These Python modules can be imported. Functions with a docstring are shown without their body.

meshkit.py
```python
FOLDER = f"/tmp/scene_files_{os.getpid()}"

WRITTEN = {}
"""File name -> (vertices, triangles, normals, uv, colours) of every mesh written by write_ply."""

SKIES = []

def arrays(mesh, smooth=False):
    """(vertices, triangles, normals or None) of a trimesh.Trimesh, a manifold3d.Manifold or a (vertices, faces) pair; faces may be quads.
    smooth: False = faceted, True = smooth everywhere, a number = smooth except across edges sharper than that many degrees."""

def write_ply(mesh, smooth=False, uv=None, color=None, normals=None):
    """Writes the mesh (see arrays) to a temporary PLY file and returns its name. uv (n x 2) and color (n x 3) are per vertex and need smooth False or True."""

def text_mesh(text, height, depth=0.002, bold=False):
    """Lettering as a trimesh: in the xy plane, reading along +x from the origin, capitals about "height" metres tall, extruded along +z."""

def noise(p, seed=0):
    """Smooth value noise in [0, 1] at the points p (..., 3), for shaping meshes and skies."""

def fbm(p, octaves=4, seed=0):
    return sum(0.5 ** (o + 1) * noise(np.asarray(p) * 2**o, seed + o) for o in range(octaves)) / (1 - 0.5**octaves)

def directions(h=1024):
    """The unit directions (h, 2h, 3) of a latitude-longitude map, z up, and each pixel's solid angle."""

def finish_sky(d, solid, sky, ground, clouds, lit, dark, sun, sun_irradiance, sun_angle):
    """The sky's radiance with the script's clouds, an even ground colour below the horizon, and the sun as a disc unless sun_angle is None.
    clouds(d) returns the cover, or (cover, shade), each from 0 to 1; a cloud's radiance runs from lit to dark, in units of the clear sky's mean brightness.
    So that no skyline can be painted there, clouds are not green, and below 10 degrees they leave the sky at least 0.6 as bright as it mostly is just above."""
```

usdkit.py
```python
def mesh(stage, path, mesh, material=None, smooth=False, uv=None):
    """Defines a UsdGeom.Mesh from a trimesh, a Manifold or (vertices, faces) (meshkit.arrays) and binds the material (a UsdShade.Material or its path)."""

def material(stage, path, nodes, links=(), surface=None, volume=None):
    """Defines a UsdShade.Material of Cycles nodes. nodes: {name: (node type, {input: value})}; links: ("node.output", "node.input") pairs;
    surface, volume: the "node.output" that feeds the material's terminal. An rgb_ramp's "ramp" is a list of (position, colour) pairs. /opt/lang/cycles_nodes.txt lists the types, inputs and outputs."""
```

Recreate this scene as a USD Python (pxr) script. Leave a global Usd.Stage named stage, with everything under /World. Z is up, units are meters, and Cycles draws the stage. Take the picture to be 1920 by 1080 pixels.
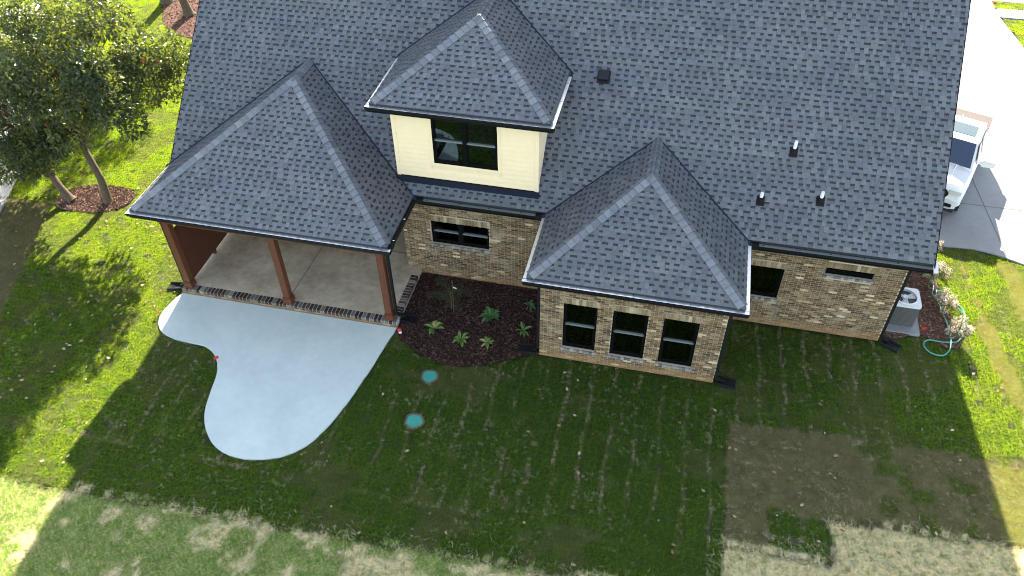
import math, random
import numpy as np, trimesh, usdkit, meshkit
from pxr import Usd, UsdGeom, UsdLux, UsdShade, Gf, Sdf, Vt
from shapely.geometry import Polygon, Point, box as sbox
from shapely.ops import unary_union
from shapely import contains_xy

random.seed(7)
rng = np.random.default_rng(7)
stage = Usd.Stage.CreateInMemory()
UsdGeom.SetStageUpAxis(stage, UsdGeom.Tokens.z)
UsdGeom.SetStageMetersPerUnit(stage, 1.0)
UsdGeom.Xform.Define(stage, '/World')
UsdGeom.Scope.Define(stage, '/World/Looks')

# ------------------------------------------------------------------ camera, sky, sun, exposure
EXPOSURE = 3.0
CAM = np.array([2.6926, -14.2498, 16.4941])
YAW, PITCH, ROLL, FPX = 0.2355, 0.7681, -0.0157, 1524.67
_fw = np.array([-math.sin(YAW) * math.cos(PITCH), math.cos(YAW) * math.cos(PITCH), -math.sin(PITCH)])
_rt = np.array([math.cos(YAW), math.sin(YAW), 0.0])
_up = np.cross(_rt, _fw)
RT = math.cos(ROLL) * _rt + math.sin(ROLL) * _up
UP = -math.sin(ROLL) * _rt + math.cos(ROLL) * _up
cam = UsdGeom.Camera.Define(stage, '/World/camera')
cam.AddTransformOp().Set(Gf.Matrix4d(*RT, 0, *UP, 0, *(-_fw), 0, *CAM, 1))
cam.CreateHorizontalApertureAttr(36.0)
cam.CreateVerticalApertureAttr(20.25)
cam.CreateFocalLengthAttr(36.0 * FPX / 1920)
cam.CreateClippingRangeAttr(Gf.Vec2f(0.1, 2000))
cam.CreateExposureAttr(EXPOSURE)

SUN = np.array([-0.25, 1.9, 1.0])
SUN /= np.linalg.norm(SUN)
SUN_EL, SUN_ROT = math.asin(SUN[2]), math.atan2(SUN[0], SUN[1])
dome = UsdLux.DomeLight.Define(stage, '/World/sky')
sky_mat = usdkit.material(stage, '/World/Looks/sky', {
    'sky': ('sky_texture', {'sky_type': 'single_scattering', 'sun_disc': False, 'sun_elevation': SUN_EL, 'sun_rotation': SUN_ROT}),
    'tc': ('texture_coordinate', {}),
    'cn': ('noise_texture', {'scale': 3.0, 'detail': 5.0, 'roughness': 0.6}),
    'cover': ('rgb_ramp', {'ramp': [(0.30, (.18, .18, .18)), (0.70, (.58, .58, .58))]}),
    'mx': ('mix_color', {'blend_type': 'mix', 'b': (2.5, 2.45, 2.35)}),
    'bg': ('background_shader', {'strength': 0.066})}, [('tc.generated', 'cn.vector'), ('cn.fac', 'cover.fac'), ('cover.color', 'mx.fac'), ('sky.color', 'mx.a'), ('mx.result', 'bg.color')], surface='bg.background')
UsdShade.MaterialBindingAPI.Apply(dome.GetPrim()).Bind(sky_mat)
dome.GetPrim().SetCustomDataByKey('kind', 'structure')
sun = UsdLux.DistantLight.Define(stage, '/World/sun')
sun.CreateIntensityAttr(0.88)
sun.CreateAngleAttr(0.5)
sun.CreateNormalizeAttr(True)
sun.CreateColorAttr(Gf.Vec3f(1.0, 0.90, 0.74))
_z = SUN
_x = np.cross([0, 0, 1.0], _z); _x /= np.linalg.norm(_x)
_y = np.cross(_z, _x)
sun.AddTransformOp().Set(Gf.Matrix4d(*_x, 0, *_y, 0, *_z, 0, *(SUN * 80), 1))

def project(P):
    d = np.asarray(P, float) - CAM
    z = d @ _fw
    return 960 + FPX * (d @ RT) / z, 540 - FPX * (d @ UP) / z, z

# ------------------------------------------------------------------ material helper
class Ref(str):
    pass
class Mat:
    def __init__(s, name):
        s.name, s.nodes, s.links, s.k = name, {}, [], 0
    def n(s, kind, out, **inp):
        s.k += 1
        nm = f'n{s.k}'
        vals = {}
        for a, b in inp.items():
            if isinstance(b, Ref):
                s.links.append((str(b), f'{nm}.{a}'))
            else:
                vals[a] = b
        s.nodes[nm] = (kind, vals)
        return Ref(f'{nm}.{out}')
    def pos(s): return s.n('geometry', 'position')
    def noise(s, scale, detail=3, rough=0.55, vec=None, out='fac', distortion=0.0):
        return s.n('noise_texture', out, vector=vec if vec is not None else s.pos(), scale=float(scale), detail=float(detail), roughness=rough, distortion=distortion)
    def ramp(s, fac, stops): return s.n('rgb_ramp', 'color', fac=fac, ramp=stops)
    def mixc(s, fac, a, b, t='mix'): return s.n('mix_color', 'result', blend_type=t, fac=fac, a=a, b=b)
    def math(s, t, a, b=0.0): return s.n('math', 'value', math_type=t, value1=a, value2=b)
    def attr(s, name): return s.n('attribute', 'color', attribute=name)
    def bump(s, h, strength=0.4, dist=0.02): return s.n('bump', 'normal', height=h, strength=strength, distance=dist)
    def done(s, surf):
        return usdkit.material(stage, f'/World/Looks/{s.name}', s.nodes, s.links, surface=str(surf))

def plain(name, col, rough=0.5, metallic=0.0, grain=0.12, gscale=25.0, spec=0.5, bump=0.0, coat=0.0):
    m = Mat(name)
    g = m.noise(gscale, 4)
    lo = tuple(c * (1 - grain) for c in col); hi = tuple(min(1, c * (1 + grain)) for c in col)
    c = m.ramp(g, [(0.25, lo), (0.75, hi)])
    kw = {}
    if bump: kw['normal'] = m.bump(g, bump, 0.01)
    return m.done(m.n('principled_bsdf', 'BSDF', base_color=c, roughness=rough, metallic=metallic, specular_ior_level=spec, coat_weight=coat, **kw))

MT = {}
def build_materials():
    # shingles: the tone primvar is the colour of that shingle's granules
    m = Mat('shingle')
    t = m.attr('tone')
    g = m.noise(260, 2); g2 = m.noise(1.1, 3); g3 = m.noise(14, 3)
    c = m.mixc(1.0, t, m.ramp(g, [(0.3, (.72, .72, .72)), (0.7, (1.28, 1.28, 1.28))]), 'multiply')
    c = m.mixc(1.0, c, m.ramp(g2, [(0.3, (.86, .88, .92)), (0.7, (1.12, 1.1, 1.06))]), 'multiply')
    c = m.mixc(1.0, c, m.ramp(g3, [(0.3, (.9, .9, .9)), (0.7, (1.1, 1.1, 1.1))]), 'multiply')
    MT['shingle'] = m.done(m.n('principled_bsdf', 'BSDF', base_color=c, roughness=0.62, specular_ior_level=0.5, normal=m.bump(g, 0.5, 0.004)))
    m = Mat('brick')
    t = m.attr('tone')
    g = m.noise(45, 4, .65); g2 = m.noise(1.3, 3); g3 = m.noise(9, 4, .7)
    c = m.mixc(m.ramp(g, [(0.56, (0, 0, 0)), (0.76, (.6, .6, .6))]), t, (.36, .30, .22))
    c = m.mixc(m.ramp(m.noise(2.4, 5, .7), [(0.5, (0, 0, 0)), (0.72, (.55,) * 3)]), c, (.42, .355, .25))
    c = m.mixc(1.0, c, m.ramp(g3, [(0.3, (.75, .74, .72)), (0.7, (1.2, 1.2, 1.2))]), 'multiply')
    z = m.n('separate_xyz', 'z', vector=m.pos())
    stain = m.math('multiply', m.n('map_range', 'result', value=z, from_min=.34, from_max=.05, to_min=0., to_max=.75, clamp=True), m.ramp(m.noise(3.0, 3), [(0.25, (.35,) * 3), (0.6, (1,) * 3)]))
    c = m.mixc(stain, c, (.33, .19, .075))
    MT['brick'] = m.done(m.n('principled_bsdf', 'BSDF', base_color=c, roughness=0.9, specular_ior_level=0.2, normal=m.bump(g, 0.5, 0.006)))
    m = Mat('edging_brick')
    t = m.attr('tone'); g = m.noise(45, 4, .65)
    c = m.mixc(1.0, t, m.ramp(g, [(0.3, (.7,) * 3), (0.7, (1.35,) * 3)]), 'multiply')
    MT['edging'] = m.done(m.n('principled_bsdf', 'BSDF', base_color=c, roughness=.9, specular_ior_level=.2, normal=m.bump(g, .5, .006)))
    MT['edge_mortar'] = plain('edging_mortar', (.42, .39, .35), .95, grain=.2, gscale=60)
    m = Mat('mortar')
    g = m.noise(70, 4); 
    c = m.ramp(g, [(0.3, (.42, .345, .235)), (0.7, (.58, .50, .36))])
    z = m.n('separate_xyz', 'z', vector=m.pos())
    stain = m.math('multiply', m.n('map_range', 'result', value=z, from_min=.34, from_max=.05, to_min=0., to_max=.7, clamp=True), m.ramp(m.noise(3.0, 3), [(0.25, (.35,) * 3), (0.6, (1,) * 3)]))
    c = m.mixc(stain, c, (.33, .2, .085))
    MT['mortar'] = m.done(m.n('principled_bsdf', 'BSDF', base_color=c, roughness=0.95, normal=m.bump(g, .4, .004)))
    # far-off / unseen walls
    m = Mat('plain_brick_wall')
    b = m.n('brick_texture', 'color', vector=m.pos(), scale=1.0, brick_width=.2032, row_height=.0677, mortar_size=.005, color1=(.2, .15, .1), color2=(.34, .29, .22), mortar=(.42, .38, .3))
    MT['farbrick'] = m.done(m.n('principled_bsdf', 'BSDF', base_color=b, roughness=.9))
    MT['cream'] = plain('cream_paint', (.88, .70, .44), .5, grain=.03, gscale=6, spec=.4)
    MT['black'] = plain('black_paint', (.006, .006, .006), .6, grain=.2, spec=.2)
    MT['navy'] = plain('dark_flashing', (.008, .012, .026), .6, spec=.2)
    MT['frame'] = plain('black_window_frame', (.004, .004, .004), .75, spec=.06)
    MT['rail'] = plain('meeting_rail_grey', (.16, .18, .17), .4)
    MT['silver'] = plain('aluminium_guard', (.78, .80, .83), .32, metallic=.85, grain=.1, gscale=40)
    MT['plastic'] = plain('black_plastic', (.006, .006, .008), .5, spec=.3)
    MT['pipe'] = plain('white_pipe', (.78, .78, .76), .4, grain=.03)
    m = Mat('cedar')
    p = m.n('mapping', 'vector', vector=m.pos(), scale=(14, 14, 1.6))
    g = m.noise(3, 5, .65, vec=p)
    c = m.ramp(g, [(0.25, (.048, .013, .004)), (0.55, (.092, .026, .007)), (0.8, (.13, .042, .012))])
    MT['cedar'] = m.done(m.n('principled_bsdf', 'BSDF', base_color=c, roughness=.6, normal=m.bump(g, .3, .006)))
    m = Mat('stained_board')
    p = m.n('mapping', 'vector', vector=m.pos(), scale=(14, 14, 1.6))
    g = m.noise(3, 5, .65, vec=p)
    c = m.ramp(g, [(0.25, (.035, .008, .003)), (0.6, (.065, .016, .006)), (0.85, (.09, .026, .010))])
    MT['board'] = m.done(m.n('principled_bsdf', 'BSDF', base_color=c, roughness=.6, normal=m.bump(g, .3, .006)))
    # concrete
    def concrete(name, lo, hi, patchy, fine=.1):
        m = Mat(name)
        a = m.noise(.8, 5, .6); b = m.noise(60, 3); d = m.noise(5, 4, .6)
        c = m.ramp(a, [(0.3, lo), (0.7, hi)])
        c = m.mixc(1.0, c, m.ramp(b, [(0.3, (1 - fine,) * 3), (0.7, (1 + fine,) * 3)]), 'multiply')
        c = m.mixc(1.0, c, m.ramp(d, [(0.3, (1 - patchy,) * 3), (0.7, (1 + patchy,) * 3)]), 'multiply')
        MT[name] = m.done(m.n('principled_bsdf', 'BSDF', base_color=c, roughness=.85, specular_ior_level=.25, normal=m.bump(b, .15, .003)))
    concrete('patio_concrete', (.53, .61, .575), (.63, .695, .655), .04, .04)
    concrete('porch_concrete', (.36, .295, .20), (.66, .56, .42), .15, .06)
    concrete('drive_concrete', (.255, .256, .256), (.31, .31, .305), .05, .05)
    concrete('street_asphalt', (.17, .16, .145), (.24, .225, .2), .06, .1)
    MT['joint'] = plain('joint_filler', (.10, .095, .085), .9)
    m = Mat('window_glass')
    f = m.n('fresnel', 'fac', IOR=1.6)
    tr = m.n('transparent_bsdf', 'BSDF', color=(.55, .60, .58)); gl = m.n('glossy_bsdf', 'BSDF', color=(.9, .95, .93), roughness=.015)
    MT['glass'] = m.done(m.n('mix_closure', 'closure', fac=f, closure1=tr, closure2=gl))
    MT['interior'] = plain('interior_wall', (.10, .09, .08), .9)
    # lawn soil and thatch
    m = Mat('lawn_soil')
    z = m.attr('zone')
    n1 = m.noise(28, 4, .7); n2 = m.noise(2.2, 4, .6); n3 = m.noise(110, 2)
    c = m.mixc(m.ramp(n1, [(0.35, (0, 0, 0)), (0.7, (.6, .6, .6))]), z, m.mixc(1.0, m.mixc(.35, z, (.14, .11, .055)), (.75, .72, .65), 'multiply'))
    c = m.mixc(1.0, c, m.ramp(n2, [(0.3, (.75,) * 3), (0.7, (1.25,) * 3)]), 'multiply')
    c = m.mixc(1.0, c, m.ramp(n3, [(0.3, (.6,) * 3), (0.7, (1.4,) * 3)]), 'multiply')
    MT['soil'] = m.done(m.n('principled_bsdf', 'BSDF', base_color=c, roughness=.95, specular_ior_level=.1, normal=m.bump(n1, .6, .03)))
    # grass blades
    def blade(name, a, b, tan, tanamt, trans=.35, tc=(9.5, 5.0, .3)):
        m = Mat(name)
        r = m.attr('tone'); w1 = m.noise(1.5, 4, .6); w2 = m.noise(7.0, 3, .6)
        c = m.mixc(m.ramp(w1, [(0.3, (0, 0, 0)), (0.7, (1, 1, 1))]), a, b)
        c = m.mixc(1.0, c, r, 'multiply')
        rx = m.n('separate_xyz', 'x', vector=m.n('attribute', 'vector', attribute='pick'))
        lim = m.math('multiply', m.ramp(w2, [(0.35, (.35,) * 3), (0.65, (1.65,) * 3)]), float(tanamt))
        dry = m.math('less_than', rx, lim); g0 = c; tn = m.mixc(1.0, r, tan, 'multiply')
        c = m.mixc(dry, g0, tn)
        d = m.n('principled_bsdf', 'BSDF', base_color=c, roughness=.7, specular_ior_level=.12)
        t = m.n('translucent_bsdf', 'BSDF', color=m.mixc(dry, m.mixc(1.0, g0, tc, 'multiply'), m.mixc(1.0, tn, (1.2, 1.1, .75), 'multiply')))
        MT[name] = m.done(m.n('mix_closure', 'closure', fac=trans, closure1=d, closure2=t))
    blade('blade_green', (.026, .102, .034), (.040, .124, .034), (.25, .22, .14), .10, .62, (12.5, 5.2, .35))
    blade('blade_mixed', (.032, .106, .034), (.046, .126, .034), (.27, .24, .15), .26, .58, (9.5, 4.6, .35))
    blade('blade_dull', (.085, .125, .036), (.135, .150, .050), (.30, .25, .145), .5, .4, (2.0, 1.9, .6))
    blade('blade_straw', (.07, .17, .025), (.10, .20, .03), (.84, .74, .45), .74, .3, (3.0, 2.2, .4))
    blade('blade_strawgreen', (.065, .21, .025), (.095, .25, .03), (.68, .62, .36), .42, .4, (4.5, 2.8, .4))
    blade('blade_tan', (.11, .16, .015), (.15, .18, .02), (.40, .34, .18), .32, .45, (3.4, 2.6, .35))
    blade('blade_dead', (.10, .14, .03), (.13, .15, .04), (.40, .35, .22), .8, .15, (4, 2.5, .4))
    # mulch
    m = Mat('mulch_dark'); t = m.attr('tone'); g = m.noise(40, 4, .7)
    c = m.mixc(1.0, t, m.ramp(g, [(0.3, (.6,) * 3), (0.7, (1.4,) * 3)]), 'multiply')
    MT['mulch'] = m.done(m.n('principled_bsdf', 'BSDF', base_color=c, roughness=.9, specular_ior_level=.15, normal=m.bump(g, .6, .02)))
    # leaves
    def leafmat(name, ramp, rough=.38, trans=.3, tcol=(1.6, 1.5, .5)):
        m = Mat(name); t = m.attr('tone'); tx = m.n('separate_xyz', 'x', vector=m.n('attribute', 'vector', attribute='tone'))
        c = m.ramp(tx, ramp)
        d = m.n('principled_bsdf', 'BSDF', base_color=c, roughness=rough, specular_ior_level=.5)
        tr = m.n('translucent_bsdf', 'BSDF', color=m.mixc(1.0, c, tcol, 'multiply'))
        MT[name] = m.done(m.n('mix_closure', 'closure', fac=trans, closure1=d, closure2=tr))
    leafmat('tree_leaf', [(0, (.042, .062, .044)), (.5, (.062, .092, .056)), (.85, (.09, .125, .056)), (1, (.14, .16, .06))], .22, .36, (4.0, 3.3, .5))
    leafmat('hosta_leaf', [(0, (.09, .17, .04)), (.6, (.16, .28, .06)), (.85, (.30, .33, .10)), (1, (.42, .36, .16))], .45, .25)
    leafmat('hosta_dark_leaf', [(0, (.05, .13, .045)), (.6, (.085, .20, .065)), (1, (.13, .24, .08))], .45, .25)
    leafmat('sapling_leaf', [(0, (.028, .030, .010)), (1, (.05, .052, .018))], .6, .2)
    leafmat('shrub_leaf', [(0, (.05, .07, .03)), (1, (.12, .13, .06))], .5, .2)
    leafmat('blossom', [(0, (.55, .46, .36)), (.6, (.72, .62, .5)), (1, (.80, .70, .62))], .6, .25, (1.1, 1.0, .9))
    leafmat('dry_leaf', [(0, (.22, .12, .06)), (.6, (.42, .30, .19)), (1, (.6, .5, .38))], .7, .2, (1.1, 1., .8))
    m = Mat('bark'); g = m.noise(9, 6, .7, vec=m.n('mapping', 'vector', vector=m.pos(), scale=(3, 3, .9)))
    c = m.ramp(g, [(0.3, (.045, .031, .019)), (0.7, (.145, .105, .062))])
    MT['bark'] = m.done(m.n('principled_bsdf', 'BSDF', base_color=c, roughness=.9, normal=m.bump(g, .8, .03)))
    MT['stem'] = plain('thin_stem', (.16, .12, .06), .8)
    MT['red'] = plain('red_marker', (.55, .02, .02), .5)
    MT['white'] = plain('white_plastic', (.75, .75, .74), .4, grain=.03)
    MT['lid'] = plain('green_lid_plastic', (.035, .30, .235), .55, grain=.12, gscale=14)
    MT['lidrim'] = plain('lid_soil_rim', (.13, .085, .06), .95, grain=.4)
    MT['hose'] = plain('green_hose', (.07, .33, .26), .4, grain=.1)
    MT['ac_body'] = plain('grey_louvre_metal', (.10, .097, .088), .5)
    MT['ac_top'] = plain('light_grey_metal', (.66, .67, .68), .45)
    MT['ac_dark'] = plain('dark_fan_well', (.03, .03, .032), .6)
    MT['grey_box'] = plain('grey_metal_box', (.26, .27, .26), .5)
    m = Mat('car_paint')
    MT['paint'] = m.done(m.n('principled_bsdf', 'BSDF', base_color=(.74, .74, .73), roughness=.35, coat_weight=.8, coat_roughness=.04))
    m = Mat('car_glass')
    MT['carglass'] = m.done(m.n('principled_bsdf', 'BSDF', base_color=(.010, .025, .055), roughness=.05, specular_ior_level=.8))
    MT['carglass_roof'] = m and plain('sunroof_glass', (.06, .09, .10), .08, spec=.9, grain=.05)
    MT['bedcover'] = plain('bed_cover_vinyl', (.11, .095, .09), .8, spec=.2)
    MT['tyre'] = plain('tyre_rubber', (.02, .02, .02), .8)
    MT['chrome'] = plain('chrome_trim', (.72, .72, .72), .15, metallic=1.0, grain=.02)
    MT['lamp'] = plain('headlamp_lens', (.52, .52, .50), .12, spec=.8)
build_materials()

# ------------------------------------------------------------------ prim helpers
_used = {}
def numbered(parent, name):
    k = (parent, name); i = _used.get(k, -1) + 1; _used[k] = i
    return f'{parent}/{name}' + (f'_{i:03d}' if i else '')
def path_of(parent):
    return '/World' if parent is None else (str(parent.GetPath()) if hasattr(parent, 'GetPath') else str(parent))
def tag(prim, label=None, cat=None, group=None, kind=None):
    p = prim.GetPrim() if hasattr(prim, 'GetPrim') else prim
    for k, v in (('label', label), ('category', cat), ('group', group), ('kind', kind)):
        if v: p.SetCustomDataByKey(k, v)
    return prim
def primvar(m, name, arr):
    UsdGeom.PrimvarsAPI(m).CreatePrimvar(name, Sdf.ValueTypeNames.Color3fArray, 'vertex').Set(Vt.Vec3fArray.FromNumpy(np.asarray(arr, np.float32)))
def put(name, mesh, mat, parent=None, tone=None, smooth=False, **extra):
    pth = numbered(path_of(parent), name)
    m = usdkit.mesh(stage, pth, mesh, mat, smooth=smooth)
    if tone is not None:
        n = len(m.GetPointsAttr().Get())
        t = np.broadcast_to(np.asarray(tone, np.float32), (n, 3))
        primvar(m, 'tone', t)
    for k, v in extra.items(): primvar(m, k, v)
    return m.GetPrim()
def thing(name, label, cat, loc=(0, 0, 0), rotz=0.0, group=None, scale=None):
    x = UsdGeom.Xform.Define(stage, numbered('/World', name))
    x.AddTranslateOp().Set(Gf.Vec3d(*map(float, loc)))
    if rotz: x.AddRotateZOp().Set(float(rotz))
    if scale: x.AddScaleOp().Set(Gf.Vec3f(*map(float, scale)))
    return tag(x.GetPrim(), label, cat, group)
def dup(root, loc, rotz, label, scale=None):
    r = thing(root.GetName().split('_0')[0], label, root.GetCustomDataByKey('category'), loc, rotz, root.GetCustomDataByKey('group'), scale)
    r.GetReferences().AddInternalReference(root.GetPath())
    r.SetInstanceable(True)
    return r

class MB:
    def __init__(s): s.v, s.f, s.t, s.n = [], [], [], 0
    def add(s, v, f, tone=(1, 1, 1)):
        v = np.asarray(v, float).reshape(-1, 3); f = np.asarray(f, int)
        if f.shape[1] == 4: f = np.vstack([f[:, [0, 1, 2]], f[:, [0, 2, 3]]])
        s.v.append(v); s.f.append(f + s.n); s.n += len(v)
        t = np.asarray(tone, float)
        s.t.append(np.broadcast_to(t, (len(v), 3)) if t.ndim == 1 else t)
        return s
    def tm(s, m, tone=(1, 1, 1)): return s.add(m.vertices, m.faces, tone)
    def box(s, x0, y0, z0, x1, y1, z1, tone=(1, 1, 1)):
        return s.par((x0, y0, z0), (x1 - x0, 0, 0), (0, y1 - y0, 0), (0, 0, z1 - z0), tone)
    def par(s, o, a, b, c, tone=(1, 1, 1), skip_bottom=False):
        o, a, b, c = (np.asarray(q, float) for q in (o, a, b, c))
        v = [o, o + a, o + a + b, o + b, o + c, o + a + c, o + a + b + c, o + b + c]
        f = [[4, 5, 6, 7], [0, 1, 5, 4], [1, 2, 6, 5], [2, 3, 7, 6], [3, 0, 4, 7]]
        if not skip_bottom: f.append([0, 3, 2, 1])
        return s.add(v, f, tone)
    def bar(s, a, b, w, h, side=None):
        a, b = np.asarray(a, float), np.asarray(b, float); d = b - a; d /= np.linalg.norm(d)
        ref = np.array([0, 0, 1.0]) if abs(d[2]) < .95 else np.array([1.0, 0, 0])
        u = np.cross(ref, d); u /= np.linalg.norm(u); w2 = np.cross(d, u)
        return s.par(a - u * w / 2 - w2 * h / 2, u * w, w2 * h, b - a) if False else s.par(a - u * w / 2 - w2 * h / 2, b - a, u * w, w2 * h)
    def tube(s, pts, rad, sides=8, tone=(1, 1, 1), cap=True):
        p = np.asarray(pts, float); r = np.broadcast_to(np.asarray(rad, float), (len(p),))
        t = np.gradient(p, axis=0); t /= np.linalg.norm(t, axis=1, keepdims=True) + 1e-12
        ref = np.where(np.abs(t[:, 2:]) < .9, [0, 0, 1.0], [1.0, 0, 0])
        a = np.cross(t, ref); a /= np.linalg.norm(a, axis=1, keepdims=True); b = np.cross(t, a)
        an = np.arange(sides) * 2 * np.pi / sides
        v = p[:, None] + r[:, None, None] * (np.cos(an)[None, :, None] * a[:, None] + np.sin(an)[None, :, None] * b[:, None])
        i, j = np.meshgrid(np.arange(len(p) - 1), np.arange(sides), indexing='ij')
        q = np.stack([i * sides + j, (i + 1) * sides + j, (i + 1) * sides + (j + 1) % sides, i * sides + (j + 1) % sides], -1).reshape(-1, 4)
        f = np.vstack([q[:, [0, 1, 2]], q[:, [0, 2, 3]]])
        v = v.reshape(-1, 3)
        if cap:
            n = len(v); v = np.vstack([v, p[0], p[-1]]); L = (len(p) - 1) * sides
            f = np.vstack([f, [[n, k, (k + 1) % sides] for k in range(sides)], [[n + 1, L + (k + 1) % sides, L + k] for k in range(sides)]])
        return s.add(v, f, tone)
    def arrays(s): return np.vstack(s.v), np.vstack(s.f)
    def put(s, name, mat, parent=None, smooth=False, tones=True, **k):
        if not s.v: return None
        return put(name, s.arrays(), mat, parent, tone=np.vstack(s.t) if (tones and not smooth) else None, smooth=smooth, **k)

def extrude(poly, h, z0=0.0):
    gs = getattr(poly, 'geoms', [poly])
    m = trimesh.util.concatenate([trimesh.creation.extrude_polygon(g, h, engine='earcut') for g in gs])
    m.apply_translation((0, 0, z0))
    return m
def spline(pts, n=8, closed=False):
    p = np.asarray(pts, float); out = []
    N = len(p); rngk = range(N) if closed else range(N - 1)
    g = (lambda i: p[i % N]) if closed else (lambda i: p[min(max(i, 0), N - 1)])
    for i in rngk:
        a, b, c, d = g(i - 1), g(i), g(i + 1), g(i + 2)
        for t in np.arange(n) / n:
            out.append(.5 * ((2 * b) + (-a + c) * t + (2 * a - 5 * b + 4 * c - d) * t * t + (-a + 3 * b - 3 * c + d) * t ** 3))
    if not closed: out.append(p[-1])
    return np.array(out)

# ------------------------------------------------------------------ dimensions of the house
H = 3.0
W, OV = 4.5827, 0.3915                       # sun room
YE, YW = 2.1056, 2.4409                      # rear eave line, rear wall plane
XR, XRO = 8.8755, 9.2958
M_MAIN = 0.9104
XL = -11.19
PX1, PX2, PY = -11.2887, -3.8517, -0.0639    # porch eaves
MP, MB_ = 0.638, 0.6085
YRIDGE = 9.2; ZRIDGE = H + (YRIDGE - YE) * M_MAIN; YFRONT = 2 * YRIDGE - YE
DX1, DX2, DY, DZ, MD = -5.0376, -0.1694, 2.3106, 5.6055, 0.6142
WX1, WX2, WY = -4.4623, -0.5823, 2.5373
PF = 0.20                                     # porch floor
PBACK = 5.6
def zroof(y): return H + (y - YE) * M_MAIN

# ================================================================== GROUND, ROADS, PATHS
patio_pts = [(-10.62, 0.09), (-10.75, -0.35), (-10.76, -0.95), (-10.42, -1.43), (-9.75, -1.62), (-9.0, -1.66), (-8.52, -1.95), (-8.2, -2.45), (-8.05, -3.09), (-7.88, -3.72),
             (-7.58, -4.22), (-7.15, -4.6), (-6.6, -4.78), (-5.95, -4.74), (-5.3, -4.46), (-4.85, -3.92), (-4.52, -2.93), (-4.29, -1.63), (-4.17, -0.64), (-4.06, 0.09)]
patio_poly = Polygon(list(spline(patio_pts, 6)))
bed_curve = spline([(-4.05, -0.02), (-3.85, -0.22), (-3.48, -0.47), (-2.92, -0.76), (-2.17, -0.86), (-1.47, -0.72), (-0.82, -0.38), (-0.2, -0.04), (-0.02, 0.0)], 6)
bed_poly = Polygon([(-4.05, 2.43)] + list(bed_curve) + [(-0.02, 2.43)])
sidebed_poly = Polygon(spline([(8.9, 8.0), (10.55, 8.0), (10.7, 6.2), (10.8, 4.6), (11.0, 3.4), (11.02, 2.75), (10.7, 2.58), (10.35, 2.72), (10.0, 2.95), (8.9, 2.95)], 4, True))
drive_poly = Polygon(list(spline([(9.4, 7.5), (10.2, 7.15), (11.04, 6.92), (12.27, 6.93), (13.39, 6.52), (14.6, 5.9), (16.2, 5.4)], 5)) + [(17.6, 8), (17.0, 14.0), (16.35, 20), (15.8, 23.5), (15.75, 25.2), (11.4, 25.2), (9.4, 16)])
walk_poly = Polygon([(15.81, 23.5), (15.78, 24.38), (40, 24.6), (40, 23.3)])
street_poly = Polygon([(-60, 25.2), (60, 25.2), (60, 33), (-60, 33)])
road_curve = spline([(-17.2, -1.5), (-18.0, 1.2), (-18.4, 2.24), (-18.92, 3.6), (-19.25, 4.4), (-20.1, 6.3), (-21.6, 9.0), (-23.6, 12.0), (-26.0, 15.2), (-27.0, 16.3)], 5)
road_poly = Polygon([(-21, -1.6)] + [tuple(p) for p in road_curve] + [(-28.0, 16.0), (-27.9, 15.2), (-28.0, 14.4), (-30.5, 12.5), (-31, 3)])
ring_poly = Polygon(spline([(-16.85, 3.05), (-17.0, 3.7), (-16.2, 4.25), (-15.0, 4.3), (-14.55, 3.85), (-14.72, 3.3), (-15.34, 2.95), (-16.3, 2.85)], 5, True))
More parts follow.
